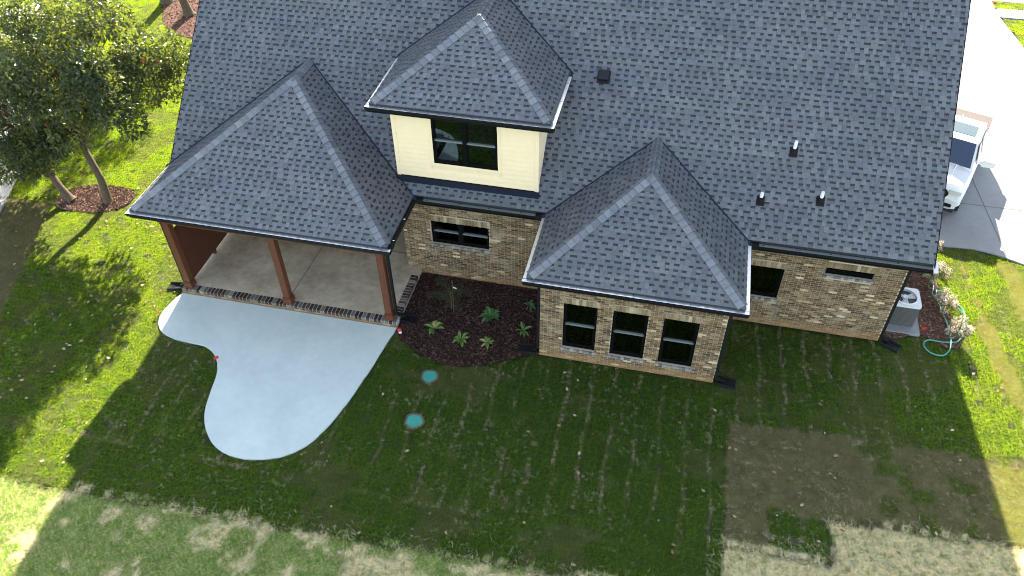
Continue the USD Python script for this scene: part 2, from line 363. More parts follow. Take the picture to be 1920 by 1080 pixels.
ring2_poly = Polygon(spline([(-21.5, 18.5), (-20.2, 15.6), (-18.2, 14.6), (-17.4, 16.2), (-18.4, 18.6), (-20, 19.4)], 5, True))
house_poly = unary_union([sbox(-10.8, 2.4, XR, 14), sbox(0, 0, W, 3), sbox(-10.62, .1, -4.05, 6)])
pad_poly = sbox(8.93, 2.84, 10.0, 3.98)
lids = [(-2.66, -1.37, .19), (-2.61, -2.84, .205)]
hard = unary_union([patio_poly, drive_poly, walk_poly, street_poly, road_poly, house_poly, pad_poly])
mulched = unary_union([bed_poly, sidebed_poly, ring_poly, ring2_poly])

def sod_front(x):
    x = np.asarray(x, float)
    e = -6.42 + .42 * np.clip((x + 11) / 12, 0, 1.2)
    e = np.where(x > 5.05, -4.5, e)
    e = np.where(x > 7.35, -3.38 + .05 * (x - 7.35), e)
    return e + .03 * np.sin(x * 3.1) + .02 * np.sin(x * 9.7)
def zone_at(x, y):
    """0 green, 1 mixed, 2 dull brown sod, 3 straw, 4 straw and green, 5 tan with green; as arrays."""
    x, y = np.asarray(x, float), np.asarray(y, float)
    P = np.stack([x, y, 0 * x], -1)
    n = meshkit.fbm(P * .7, 4, 3); n2 = meshkit.fbm(P * 2.2, 3, 9)
    z = np.where(n + .7 * (n2 - .5) > .57, 1, 0)
    n3 = meshkit.fbm(P * 5.0, 2, 17); jx = .16 * (n2 - .5) + .16 * (n3 - .5); jy = .16 * (n - .5) - .16 * (n3 - .5)
    x, y = x + jx, y + jy
    front = y < sod_front(x)
    sgreen = np.clip((4.2 - x) / 10 + .06 + 2.6 * (n - .5) + 1.5 * (n2 - .5), 0, 1)
    z = np.where(front, np.where(sgreen > .5, 4, 3), z)
    z = np.where(front & (n2 < .38) & (x < -3), 3, z)
    brown = (x > 5.05) & (y < -1.15 + .04 * (x - 5)) & ~front & ~((x > 6.0) & (x < 7.33) & (y < -3.45))
    z = np.where(brown, np.where((n2 > .62) & (x > 8), 1, 2), z)
    z = np.where((x > 11.6) & (y < 6.5) & (np.sin((x + .15 * y) * 4.2) + 2.5 * (n - .5) > .62), 5, z)
    z = np.where((x > 11.0) & (y < -1.1) & ~front, 5, z)
    z = np.where((x < -11) & ~front & (n2 > .60), 1, z)
    z = np.where((x < -15.2) & (y < 3) & (x < -17.0 + .9 * (3 - y) * .4) & ~front, 2, z)
    return z
def seam(x, y):
    """How near a point is to the joint between two rolls of sod, 0 to 1."""
    x, y = np.asarray(x, float), np.asarray(y, float)
    wob = .035 * np.sin(y * 2.3 + np.floor(x / .61)) + .02 * np.sin(y * 7.1)
    xx = x + .035 * y + wob
    d = np.abs(((xx + 2.15) / .61 + .5) % 1 - .5) * .61
    lone = (y > -5.0) & (x > -10) & (x < 5.05)
    lone |= (x >= 5.05) & (x < 12.5) & (y > -1.15)
    a = np.where(lone, np.clip(1 - d / .055, 0, 1), 0)
    rows = np.where((x > 5.05) & (y < -1.1), np.abs(((y + 1.12 - .04 * (x - 5)) / .61 + .5) % 1 - .5) * .61, np.abs(y + 5.02 + .03 * np.sin(x * 2)))
    a = np.maximum(a, np.where((y < -1.1) & (y > sod_front(x)), np.clip(1 - rows / .055, 0, 1) * .9, 0))
    s2 = np.abs(((x * .62 + y * .78) / .61 + .5) % 1 - .5) * .61
    a = np.maximum(a, np.where((x < -10) & (y > -5), np.clip(1 - s2 / .06, 0, 1) * .7, 0))
    strength = meshkit.fbm(np.stack([x * .8, y * .8, 0 * x], -1), 3, 21)
    return a * np.clip((strength - .30) * 3.2, 0, 1)

def build_lawn():
    s = .11
    xs = np.concatenate([np.arange(-32, -11, s), np.arange(-11, 12.6, .055), np.arange(12.65, 21, s)]); ys = np.arange(-10.5, 27, s)
    X, Y = np.meshgrid(xs, ys, indexing='ij')
    P = np.stack([X, Y, 0 * X], -1)
    Z = .028 * (meshkit.fbm(P * 1.6, 4, 5) - .5) - .006
    front = Y < sod_front(X)
    Z = np.where(front, Z - .045, Z)
    sm = seam(X, Y)
    Z -= .022 * sm
    inb = contains_xy(unary_union([hard, mulched]).buffer(.02), X.ravel(), Y.ravel()).reshape(X.shape)
    Z = np.where(inb, -.03, Z)
    zn = zone_at(X, Y)
    pal = np.array([(.024, .050, .008), (.06, .075, .02), (.135, .12, .055), (.60, .53, .34), (.28, .32, .11), (.15, .16, .045)])
    C = pal[zn] * (1 - sm[..., None]) + sm[..., None] * np.array((.13, .11, .06))
    C = np.where((front & (Y > sod_front(X) - .12))[..., None], (.06, .045, .028), C)
    i, j = np.meshgrid(np.arange(len(xs) - 1), np.arange(len(ys) - 1), indexing='ij'); k = len(ys)
    f = np.stack([i * k + j, (i + 1) * k + j, (i + 1) * k + j + 1, i * k + j + 1], -1).reshape(-1, 4)
    v = np.stack([X, Y, Z], -1).reshape(-1, 3); c = C.reshape(-1, 3)
    # outer ring, out to the horizon
    x0, x1, y0, y1, R = xs[0], xs[-1], ys[0], ys[-1], 400.
    ring = np.array([(x0, y0, -.03), (x1, y0, -.03), (x1, y1, -.03), (x0, y1, -.03), (-R, -R, -.1), (R, -R, -.1), (R, R, -.1), (-R, R, -.1)])
    n = len(v); rf = np.array([[4, 5, 1, 0], [5, 6, 2, 1], [6, 7, 3, 2], [7, 4, 0, 3]]) + n
    v = np.vstack([v, ring]); f = np.vstack([f, rf]); c = np.vstack([c, np.tile((.06, .10, .03), (8, 1))])
    m = usdkit.mesh(stage, '/World/lawn', (v, f), MT['soil'])
    primvar(m, 'zone', c)
    tag(m, 'sodded back lawn with strip joints and worn brown rolls around the house', 'lawn', kind='structure')
build_lawn()

def flat(name, poly, z, h, mat, label, cat, kind='structure', joints=None):
    p = put(name, extrude(poly, h, z - h), mat)
    tag(p, label, cat, kind=kind)
    return p
flat('patio', patio_poly, .035, .14, MT['patio_concrete'], 'pale smooth concrete patio with a curved outline below the porch', 'patio')
flat('driveway', drive_poly, .03, .14, MT['drive_concrete'], 'wide pale concrete driveway beside the house', 'driveway')
flat('sidewalk', walk_poly, .034, .14, MT['drive_concrete'], 'narrow concrete sidewalk crossing the lawn at the driveway end', 'sidewalk')
flat('street', street_poly, .0, .14, MT['street_asphalt'], 'street beyond the driveway', 'street')
flat('road', road_poly, .03, .14, MT['drive_concrete'], 'curved pale concrete road behind the big tree', 'road')
jm = MB()
for (a, b) in [((9.5, 14.08), (16.9, 14.03)), ((9.5, 11.8), (17.2, 11.76)), ((9.5, 9.25), (17.4, 9.22)), ((12.3, 14.1), (12.95, 6.85)), ((9.5, 18.0), (16.5, 17.9)), ((12, 21.42), (16.2, 21.38)), ((12, 23.47), (15.8, 23.47))]:
    a, b = np.array(a), np.array(b); d = (b - a) / np.linalg.norm(b - a); q = np.array([-d[1], d[0]]) * .011
    jm.add([(*(a - q), .0345), (*(b - q), .0345), (*(b + q), .0345), (*(a + q), .0345)], [[0, 1, 2, 3]])
put('control_joint', jm.arrays(), MT['joint'], stage.GetPrimAtPath('/World/driveway'))

# mulch beds: ground sheet plus loose chips
def build_mulch(name, poly, n, base, tones, label, cat, size=(.03, .085)):
    mb = MB()
    base_m = extrude(poly, .06, -.045)
    mb.tm(base_m, base)
    x0, y0, x1, y1 = poly.bounds
    area = poly.area; tot = int(n * (x1 - x0) * (y1 - y0) / area)
    px, py = rng.uniform(x0, x1, tot), rng.uniform(y0, y1, tot)
    k = contains_xy(poly.buffer(.015), px, py); px, py = px[k], py[k]; N = len(px)
    a = rng.uniform(0, 2 * np.pi, N); L = rng.uniform(*size, N); w = L * rng.uniform(.18, .42, N); h = rng.uniform(.006, .02, N)
    dx, dy = np.cos(a), np.sin(a); z = rng.uniform(.014, .035, N); tl = rng.normal(0, .35, N)
    c = np.stack([px, py, z], -1)
    u = np.stack([dx, dy, tl], -1) * (L / 2)[:, None]; v = np.stack([-dy, dx, rng.normal(0, .35, N)], -1) * (w / 2)[:, None]
    top = np.stack([0 * px, 0 * px, h], -1)
    vv = np.stack([c - u - v, c + u - v, c + u + v, c - u + v, c + top * 1.0 - u * .8, c + top + u * .8], 1)
    ff = np.array([[0, 1, 5], [0, 5, 4], [2, 3, 4], [2, 4, 5], [1, 2, 5], [3, 0, 4]])
    f = (np.arange(N)[:, None, None] * 6 + ff[None]).reshape(-1, 3)
    pick = rng.integers(0, len(tones), N); t = np.array(tones)[pick] * rng.uniform(.6, 1.3, (N, 1))
    mb.add(vv.reshape(-1, 3), f, np.repeat(t, 6, 0))
    tag(mb.put(name, MT['mulch']), label, cat, kind='stuff')
dark_t = [(.040, .020, .016), (.052, .027, .022), (.028, .015, .012), (.075, .040, .032), (.12, .075, .058)]
warm_t = [(.17, .10, .07), (.24, .155, .11), (.11, .065, .045), (.32, .22, .165), (.14, .085, .058)]
build_mulch('mulch', bed_poly, 12000, (.032, .014, .012), dark_t, 'dark brown shredded mulch filling the bed between porch and sun room', 'mulch')
build_mulch('mulch', sidebed_poly, 7000, (.13, .065, .045), warm_t, 'red brown mulch strip by the air conditioner', 'mulch')
build_mulch('mulch', ring_poly, 3200, (.12, .06, .045), warm_t, 'red brown mulch ring around the big tree trunk', 'mulch')
build_mulch('mulch', ring2_poly, 3000, (.12, .06, .045), warm_t, 'red brown mulch patch under the two far trunks', 'mulch')

# ================================================================== GRASS
def blade_patch(name, n, size, hgt, lean, width, mat, seed, flat_frac=0.0):
    r = np.random.default_rng(seed)
    px, py = r.uniform(-size / 2, size / 2, n), r.uniform(-size / 2, size / 2, n)
    a = r.uniform(0, 2 * np.pi, n); h = r.uniform(*hgt, n); ln = r.uniform(0, lean, n)
    fl = r.random(n) < flat_frac
    ln = np.where(fl, r.uniform(.9, 1.4, n), ln)
    d = np.stack([np.cos(a) * np.sin(ln), np.sin(a) * np.sin(ln), np.cos(ln)], -1)
    b = r.uniform(0, 2 * np.pi, n); w = r.uniform(*width, n)
    side = np.stack([np.cos(b), np.sin(b), 0 * b], -1) * (w / 2)[:, None]
    base = np.stack([px, py, -.004 + 0 * px + np.where(fl, .015, 0)], -1)
    droop = np.stack([np.cos(a), np.sin(a), -.4 + 0 * a], -1) * (h * .25 * (.3 + ln))[:, None]
    mid = base + d * (h * .6)[:, None]; tip = base + d * h[:, None] + droop
    v = np.stack([base - side, base + side, mid + side * .8, mid - side * .8, tip], 1).reshape(-1, 3)
    ff = np.array([[0, 1, 2], [0, 2, 3], [3, 2, 4]])
    f = (np.arange(n)[:, None, None] * 5 + ff[None]).reshape(-1, 3)
    tone = np.repeat(r.uniform(.65, 1.35, (n, 1)) * np.ones(3), 5, 0)
    pick = np.repeat(r.random((n, 1)) * np.ones(3), 5, 0)
    m = usdkit.mesh(stage, name, (v, f), mat)
    primvar(m, 'tone', tone); primvar(m, 'pick', pick)
    return m
def build_grass():
    PS = .203
    xs = np.arange(-30, 20, PS); ys = np.arange(-10, 26, PS)
    X, Y = np.meshgrid(xs, ys, indexing='ij')
    X = X + rng.uniform(-.03, .03, X.shape); Y = Y + rng.uniform(-.03, .03, Y.shape)
    x, y = X.ravel(), Y.ravel()
    u, v, d = project(np.stack([x, y, 0 * x], -1))
    k = (u > -260) & (u < 2180) & (v > -60) & (v < 1320) & (d > 0)
    x, y = x[k], y[k]
    k = ~contains_xy(unary_union([hard.buffer(.062), mulched.buffer(.05)]), x, y)
    for lx, ly, lr in lids: k &= (x - lx) ** 2 + (y - ly) ** 2 > (lr + .07) ** 2
    x, y = x[k], y[k]
    keep = rng.random(len(x)) > seam(x, y) * .5
    x, y = x[keep], y[keep]
    z = zone_at(x, y)
    front = y < sod_front(x) - .05
    edge = (y < sod_front(x) + .0) & ~front
    zz = np.where(front, -.04, 0.0) + .028 * (meshkit.fbm(np.stack([x, y, 0 * x], -1) * 1.6, 4, 5) - .5) - .004
    root = UsdGeom.PointInstancer.Define(stage, '/World/grass')
    tag(root, 'short grass blades covering the lawn, green to straw coloured', 'grass', kind='stuff')
    UsdGeom.Scope.Define(stage, '/World/grass/blades')
    kinds = [('blade_green', 260, (.022, .045), .8, (.004, .008), 0), ('blade_mixed', 210, (.02, .045), .9, (.004, .008), .12), ('blade_dull', 190, (.018, .04), 1.0, (.004, .008), .2),
             ('blade_straw', 150, (.04, .12), 1.3, (.003, .006), .75), ('blade_strawgreen', 190, (.03, .09), 1.0, (.004, .007), .35), ('blade_tan', 190, (.02, .05), .9, (.003, .006), .15)]
    protos = []
    for kk, (mt, n, hg, ln, wd, ff) in enumerate(kinds):
        for s in range(3):
            p = f'/World/grass/blades/{mt}_{s:03d}'
            blade_patch(p, n, PS * 1.12, hg, ln, wd, MT[mt], 100 + kk * 10 + s, ff)
            protos.append(p)
    for p in protos: root.CreatePrototypesRel().AddTarget(p)
    idx = z * 3 + rng.integers(0, 3, len(z))
    # dead blades along the joints between rolls
    sx, sy = rng.uniform(-16, 12.5, 150000), rng.uniform(-6.4, 5, 150000)
    ss = seam(sx, sy); k = (rng.random(len(sx)) < .55 * ss ** 2) & (ss > .15) & ~contains_xy(unary_union([hard.buffer(.02), mulched.buffer(.02)]), sx, sy)
    sx, sy = sx[k], sy[k]
    fx, fy = rng.uniform(-12, 12, 3800), rng.uniform(-6.4, 3, 3800)
    fn = meshkit.fbm(np.stack([fx * 1.1, fy * 1.1, 0 * fx], -1), 4, 33); k = (fn > np.where((fx > 5.05) & (fy < -1.1), .40, .50)) & ~contains_xy(unary_union([hard.buffer(.02), mulched.buffer(.02)]), fx, fy) & (fy > sod_front(fx))
    sx, sy = np.concatenate([sx, fx[k]]), np.concatenate([sy, fy[k]])
    for q in range(3):
        p = f'/World/grass/blades/dead_tuft_{q:03d}'
        blade_patch(p, 16, .085, (.02, .055), 1.2, (.004, .008), MT['blade_dead'], 400 + q, .5); protos.append(p); root.CreatePrototypesRel().AddTarget(p)
    x = np.concatenate([x, sx]); y = np.concatenate([y, sy]); zz = np.concatenate([zz, 0 * sx + .006])
    idx = np.concatenate([idx, 18 + rng.integers(0, 3, len(sx))])
    root.CreateProtoIndicesAttr(Vt.IntArray.FromNumpy(idx.astype(np.int32)))
    root.CreatePositionsAttr(Vt.Vec3fArray.FromNumpy(np.stack([x, y, zz], -1).astype(np.float32)))
    a = rng.integers(0, 4, len(x)) * np.pi / 2
    q = [Gf.Quath(float(math.cos(t / 2)), 0, 0, float(math.sin(t / 2))) for t in a]
    root.CreateOrientationsAttr(Vt.QuathArray(q))
    sc = rng.uniform(.8, 1.25, len(x))
    root.CreateScalesAttr(Vt.Vec3fArray.FromNumpy(np.stack([np.ones(len(x)), np.ones(len(x)), sc], -1).astype(np.float32)))
    # long loose wisps along the sod edges
    mb = MB(); r = np.random.default_rng(55)
    N = 420
    wx = r.uniform(-9, 11.5, N); wy = sod_front(wx) + np.abs(r.normal(0, .22, N)) - .12
    wx = np.concatenate([wx, r.uniform(4.7, 5.2, 70), r.uniform(6, 7.4, 80)]); wy = np.concatenate([wy, r.uniform(-6, -4.2, 70), r.uniform(-4.6, -4.1, 80)])
    for a_, b_ in zip(wx, wy):
        L = r.uniform(.06, .20); th = r.uniform(0, 2 * np.pi); up = r.uniform(.02, .10)
        d_ = np.array([math.cos(th), math.sin(th)]); s_ = np.array([-d_[1], d_[0]]) * .0028
        bend = s_ * r.normal(0, 5)
        p0 = np.array([a_, b_]); p1 = p0 + d_ * L * .5 + bend; p2 = p0 + d_ * L
        mb.add([(*(p0 - s_), .012), (*(p0 + s_), .012), (*(p1 + s_), up), (*(p1 - s_), up), (*p2, up * .6)], [[0, 1, 2], [0, 2, 3], [3, 2, 4]], np.array((.50, .47, .30)) * r.uniform(.6, 1.2))
    tag(put('loose_straw', mb.arrays(), MT['mulch'], tone=np.vstack(mb.t)), 'long pale grass wisps lying along the sod edges', 'straw', kind='stuff')
build_grass()

# ================================================================== HOUSE
house = thing('brick_house', 'tan brick house with grey shingle roofs, cream dormer, porch and sun room', 'house')
SH_REST = MB()          # shingles past the limit
SH_NEAR = []            # (distance, parent, box)
LIGHT = np.array([(.088, .094, .106), (.080, .086, .097), (.094, .100, .111), (.074, .079, .090), (.084, .088, .096), (.096, .100, .108)])
LIGHT = LIGHT * 1.14
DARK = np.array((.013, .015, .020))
EXPO = .1435

def roof_plane(parent, O, U, V, N, left, right, vmax, near=False, seed=0, detail=True, gapl=0.0, gapr=0.0):
    """Shingle courses on one plane. left(v), right(v): the ends of a course at height v up the slope."""
    r = np.random.default_rng(seed)
    O, U, V, N = (np.asarray(q, float) for q in (O, U, V, N))
    rows = int(vmax / EXPO + .999)
    for k in range(rows):
        v0, v1 = k * EXPO, min((k + 1) * EXPO, vmax)
        a0, b0, a1, b1 = left(v0) + gapl, right(v0) - gapr, left(v1) + gapl, right(v1) - gapr
        if b0 - a0 < .04: continue
        if b1 < a1: a1 = b1 = (a1 + b1) / 2
        sh = r.uniform(.88, 1.10, 40) [:, None] * (1 + r.normal(0, .02, (40, 3))); ph = r.uniform(0, 1)
        st = lambda u: sh[int(u + 30 + ph) % 40]
        def quad(s, t, va, vb, h0, h1, tone, single=False):
            fa = (va - v0) / EXPO; fb = (vb - v0) / EXPO
            la, lb = a0 + (a1 - a0) * fa, a0 + (a1 - a0) * fb; ra, rb = b0 + (b1 - b0) * fa, b0 + (b1 - b0) * fb
            s0, t0, s1, t1 = min(max(s, la), ra), min(max(t, la), ra), min(max(s, lb), rb), min(max(t, lb), rb)
            if max(t0 - s0, t1 - s1) < .012: return
            P = lambda u, v, n: O + U * u + V * v + N * n
            vv = [P(s0, va, h0), P(t0, va, h0), P(t1, vb, h1), P(s1, vb, h1), P(s0, va, -.004), P(t0, va, -.004), P(t1, vb, -.004), P(s1, vb, -.004)]
            ff = [[0, 1, 2, 3], [4, 5, 1, 0], [5, 6, 2, 1], [7, 4, 0, 3]]
            if single and near:
                c = np.mean(vv[:4], 0)
                SH_NEAR.append((np.linalg.norm(c - CAM), parent, vv, ff, tone))
            else:
                SH_REST.add(vv, ff, tone)
        # dark band under the course above, then the lower lamina showing in the cut-outs
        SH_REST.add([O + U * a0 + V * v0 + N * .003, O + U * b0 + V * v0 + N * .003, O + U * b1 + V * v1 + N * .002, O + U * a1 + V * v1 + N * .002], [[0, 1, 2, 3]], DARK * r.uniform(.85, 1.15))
        if not detail: continue
        u = a0 - r.uniform(0, .6)
        while u < b0:
            L = r.uniform(.3, .8)
            quad(u, u + L - .004, v0, v0 + EXPO * .60, .0075, .005, LIGHT[r.integers(6)] * r.uniform(.82, 1.02) * st(u))
            u += L
        u = min(a0, a1) - r.uniform(0, .3); end = max(b0, b1)
        while u < end:
            L = r.choice([.085, .10, .115, .14, .18], p=[.2, .3, .3, .14, .06]) * r.uniform(.9, 1.1)
            tn = LIGHT[r.integers(6)] * r.uniform(.94, 1.06) * st(u)
            quad(u, u + L, v0, v1, .0165, .008, tn, True)
            if r.random() < .10:
                L2 = r.uniform(.08, .15); quad(u + L + .004, u + L + L2, v0, v1, .0165, .008, LIGHT[r.integers(6)] * r.uniform(.8, 1.14), True); L += L2
            u += L + r.choice([.095, .115, .135, .17], p=[.3, .4, .22, .08]) * r.uniform(.9, 1.1)

def caps(parent, A, B, n1, n2, w=.155, seed=0):
    """Overlapping cap shingles from the foot A up to the top B of a hip or ridge; n1, n2: the two planes' normals."""
    r = np.random.default_rng(seed)
    A, B = np.asarray(A, float), np.asarray(B, float); L = np.linalg.norm(B - A); d = (B - A) / L
    n1, n2 = np.asarray(n1, float), np.asarray(n2, float)
    s1 = np.cross(d, n1); s1 *= np.sign(np.dot(s1, n2 * -1 + n1)) or 1
    s2 = np.cross(d, n2); s2 *= np.sign(np.dot(s2, n1 * -1 + n2)) or 1
    nm = (n1 + n2); nm /= np.linalg.norm(nm)
    k = 0; t = 0.0
    while t < L - .02:
        t1 = min(t + .245, L + .03)
        lo, hi = .046, .022
        P = lambda q, h, s, n, f: A + d * q + s * f + n * h
        tone = LIGHT[r.integers(6)] * r.uniform(1.10, 1.55)
        v, f = [], []
        ww = w * r.uniform(.97, 1.03)
        for q, h in ((t, lo), (t1, hi)):
            v += [P(q, h - .012, s1, n1, ww), P(q, h, s1, n1, ww * .35), A + d * q + nm * (h + .012), P(q, h, s2, n2, ww * .35), P(q, h - .012, s2, n2, ww)]
        v += [P(t, -.005, s1, n1, ww), A + d * t, P(t, -.005, s2, n2, ww), P(t1, -.005, s1, n1, ww), P(t1, -.005, s2, n2, ww)]
        f = [[0, 1, 6, 5], [1, 2, 7, 6], [2, 3, 8, 7], [3, 4, 9, 8], [10, 11, 1, 0], [11, 2, 1, 1], [11, 3, 2, 2], [11, 12, 4, 3], [10, 0, 5, 13], [12, 14, 9, 4]]
        tri = []
        for q in f:
            if len(set(q)) == 4: tri += [[q[0], q[1], q[2]], [q[0], q[2], q[3]]]
            else: tri.append(list(dict.fromkeys(q)))
        put('cap_shingle', (np.array(v), np.array(tri)), MT['shingle'], parent, tone=tone)
        t += .195; k += 1

def unit(v): v = np.asarray(v, float); return v / np.linalg.norm(v)
# --- main roof deck
cm = math.hypot(1, M_MAIN)
deck = MB()
th = .16
for (xa, xb, yo, sgn) in ((XL + .02, XRO - .02, YE + .12, 1), (-12.2, 9.3, YFRONT, -1)):
    y1 = YRIDGE
    z0 = H - .01 + (.12 * M_MAIN if sgn > 0 else 0); z1 = ZRIDGE - .01
    v = []
    for x in (xa, xb): v += [(x, yo, z0), (x, y1, z1), (x, y1, z1 - th * 1.4), (x, yo, z0 - th)]
    f = [[0, 1, 5, 4], [1, 2, 6, 5], [2, 3, 7, 6], [3, 0, 4, 7], [0, 3, 2, 1], [4, 5, 6, 7]]
    deck.add(v, f, DARK)
main_roof = deck.put('main_roof', MT['shingle'], house)
vm = (YRIDGE - YE) * cm
roof_plane(main_roof, (0, YE + .10, H + .10 * M_MAIN), (1, 0, 0), unit((0, 1, M_MAIN)), unit((0, -M_MAIN, 1)), lambda v: XL, lambda v: XRO, vm - .10 * cm, seed=1)
roof_plane(main_roof, (0, YFRONT, H), (-1, 0, 0), unit((0, -1, M_MAIN)), unit((0, M_MAIN, 1)), lambda v: -9.3, lambda v: 12.2, vm, seed=2, detail=False)
# --- hipped roofs that run back into the main slope
def hip_roof(name, x1, x2, y0, z0, m, ymain, seed, near):
    x1, x2, y0, z0 = x1 + .10, x2 - .10, y0 + .10, z0 + .10 * m
    h = (x2 - x1) / 2; xm = (x1 + x2) / 2; zp = z0 + m * h; yp = y0 + h
    yr = YE + (zp - H) / M_MAIN + .25
    yb = YE + (z0 - H) / M_MAIN + .25
    t = .14
    top = [(x1, y0, z0), (x2, y0, z0), (x2, yb, z0), (x1, yb, z0), (xm, yp, zp), (xm, yr, zp)]
    v = [(a, b, c - .004) for a, b, c in top] + [(a, b, c - t) for a, b, c in top]
    f3 = [[0, 1, 4], [1, 2, 5], [1, 5, 4], [3, 0, 4], [3, 4, 5], [2, 3, 5]]
    f3 += [[a + 6, c + 6, b + 6] for a, b, c in f3]
    f3 += [[0, 6, 7], [0, 7, 1], [1, 7, 8], [1, 8, 2], [2, 8, 9], [2, 9, 3], [3, 9, 6], [3, 6, 0]]
    mb = MB().add(v, f3, DARK)
    part = mb.put(name, MT['shingle'], house)
    c = math.hypot(1, m)
    nf, nl, nr = unit((0, -m, 1)), unit((-m, 0, 1)), unit((m, 0, 1))
    roof_plane(part, (0, y0, z0), (1, 0, 0), unit((0, 1, m)), nf, lambda v: x1 + v / c, lambda v: x2 - v / c, h * c, near, seed)
    back = lambda v: YE + (z0 + m * v / c - H) / M_MAIN - .02
    # right slope: U runs back (+y); its ends are the hip and the valley
    roof_plane(part, (x2, 0, z0), (0, 1, 0), unit((-1, 0, m)), nr, lambda v: y0 + v / c, back, h * c, False, seed + 1)
    roof_plane(part, (x1, 0, z0), (0, -1, 0), unit((1, 0, m)), nl, lambda v: -back(v), lambda v: -(y0 + v / c), h * c, False, seed + 2)
    pk = (xm, yp, zp)
    e = .06
    caps(part, (x1 + e, y0 + e, z0 + m * e), pk, nf, nl, seed=seed + 3)
    caps(part, (x2 - e, y0 + e, z0 + m * e), pk, nf, nr, seed=seed + 4)
    caps(part, (xm, yp - .04, zp), (xm, yr - .22, zp), nl, nr, seed=seed + 5)
    return part
porch_roof = hip_roof('porch_roof', PX1, PX2, PY, H, MP, YE, 10, False)
sun_roof = hip_roof('sunroom_roof', -OV, W + OV, -OV, H, MB_, YE, 30, True)
dormer_roof = hip_roof('dormer_roof', DX1, DX2, DY, DZ, MD, YE, 50, False)
# valley lines: dark open gap between the slopes
for (x1, x2, y0, z0, m, part) in ((PX1, PX2, PY, H, MP, porch_roof), (-OV, W + OV, -OV, H, MB_, sun_roof), (DX1, DX2, DY, DZ, MD, dormer_roof)):
    h = (x2 - x1) / 2; xm = (x1 + x2) / 2; zp = z0 + m * h
    for x in (x1, x2):
        a = np.array((x, YE + (z0 - H) / M_MAIN, z0)); b = np.array((xm, YE + (zp - H) / M_MAIN, zp))
        n = unit((0, -M_MAIN, 1)); d = unit(b - a); s = unit(np.cross(n, d)) * .035
        q = n * .0215
        put('valley_flashing', (np.array([a - s + q, a + s + q, b + s + q, b - s + q]), np.array([[0, 1, 2, 3]])), MT['navy'], part)
SH_NEAR.sort(key=lambda q: q[0])
for i, (_, par_, vv, ff, tone) in enumerate(SH_NEAR):
    if i < 300: put('shingle', (np.array(vv), np.array(ff)), MT['shingle'], par_, tone=tone)
    else: SH_REST.add(vv, ff, tone)
tag(SH_REST.put('shingles', MT['shingle'], house), kind='stuff')

# --- brick walls
BR_REST, BR_NEAR = MB(), []
BRICK = np.array([(.115, .078, .046), (.155, .11, .068), (.085, .058, .037), (.20, .155, .102), (.11, .086, .06), (.058, .041, .029), (.27, .22, .155), (.14, .105, .07), (.46, .40, .30)])
BRICK = BRICK * np.array((1.26, 1.12, .90))
BP = np.array([.19, .17, .15, .12, .12, .09, .06, .07, .03])
SOLD = np.array((1.0, .94, .82)) * np.array([(.22, .165, .105), (.16, .12, .08), (.30, .245, .165), (.26, .20, .13), (.42, .36, .26)])
SILL = .82 * np.array([(.25, .245, .25), (.19, .185, .19), (.33, .325, .33), (.14, .135, .14), (.40, .395, .40)])
def brick_box(parent, O, U, Z, N, u0, u1, z0, z1, d, tone, near, r, back=.0):
    j = r.normal(0, .0012, 2)
    o = O + U * u0 + Z * (z0 + j[0]) - N * back
    a, b, c = U * (u1 - u0), Z * (z1 - z0), N * (d + back + j[1])
    vv = [o, o + a, o + a + b, o + b, o + c, o + a + c, o + a + b + c, o + b + c]
    ff = [[4, 5, 6, 7], [0, 1, 5, 4], [1, 2, 6, 5], [2, 3, 7, 6], [3, 0, 4, 7]]
    if near: BR_NEAR.append((near, parent, vv, ff, tone))
    else: BR_REST.add(vv, ff, tone)
def brick_wall(name, O, U, N, length, z0, z1, openings, seed, near=0, thick=.2, top=None, lintel=True, material='brick'):
    r = np.random.default_rng(seed)
    O, U, N = np.asarray(O, float), np.asarray(U, float), np.asarray(N, float); Z = np.array([0, 0, 1.0])
    poly = sbox(0, z0, length, z1)
    for (a, b, c, d) in openings: poly = poly.difference(sbox(a, c, b, d))
    m = extrude(poly, thick)
    vv = np.array(m.vertices)
    m.vertices = O + vv[:, :1] * U + vv[:, 1:2] * Z - vv[:, 2:] * N
    if np.dot(np.cross(U, Z), N) < 0 or True: trimesh.repair.fix_normals(m)
    part = put(name, m, MT['mortar'], house)
    holes = []
    for (a, b, c, d) in openings:
        holes.append((a, b, c - .085, d + .21 if lintel else d))
    rows = int((z1 - z0) / .0677)
    for k in range(rows):
        za, zb = z0 + k * .0677 + .006, z0 + k * .0677 + .0595
        cuts = sorted((a, b) for (a, b, c, d) in holes if zb > c + .004 and za < d - .004)
        spans, u = [], 0.0
        for a, b in cuts:
            spans.append((u, a)); u = b
        spans.append((u, length))
        off = (k % 2) * .1016
        for a, b in spans:
            u = math.floor((a - off) / .2032) * .2032 + off
            while u < b:
                s, t = max(u + .006, a + .002), min(u + .1965, b - .002)
                if t - s > .02:
                    tone = BRICK[r.choice(9, p=BP)] * r.uniform(.78, 1.2)
                    brick_box(part, O, U, Z, N, s, t, za, zb, .009, tone, near, r)
                u += .2032
    for (a, b, c, d) in openings:
        if lintel:
            n = max(1, round((b - a + .1) / .088)); w = (b - a + .1) / n
            for i in range(n): brick_box(part, O, U, Z, N, a - .05 + i * w + .004, a - .05 + (i + 1) * w - .004, d + .006, d + .194, .011, SOLD[r.integers(5)] * r.uniform(.8, 1.15), near, r)
        n = max(1, round((b - a + .06) / .088)); w = (b - a + .06) / n
        for i in range(n): brick_box(part, O, U, Z, N, a - .03 + i * w + .004, a - .03 + (i + 1) * w - .004, c - .08, c - .004, .035, SILL[r.integers(5)] * r.uniform(.85, 1.15), near, r, back=.03)
    return part
WT = 2.94
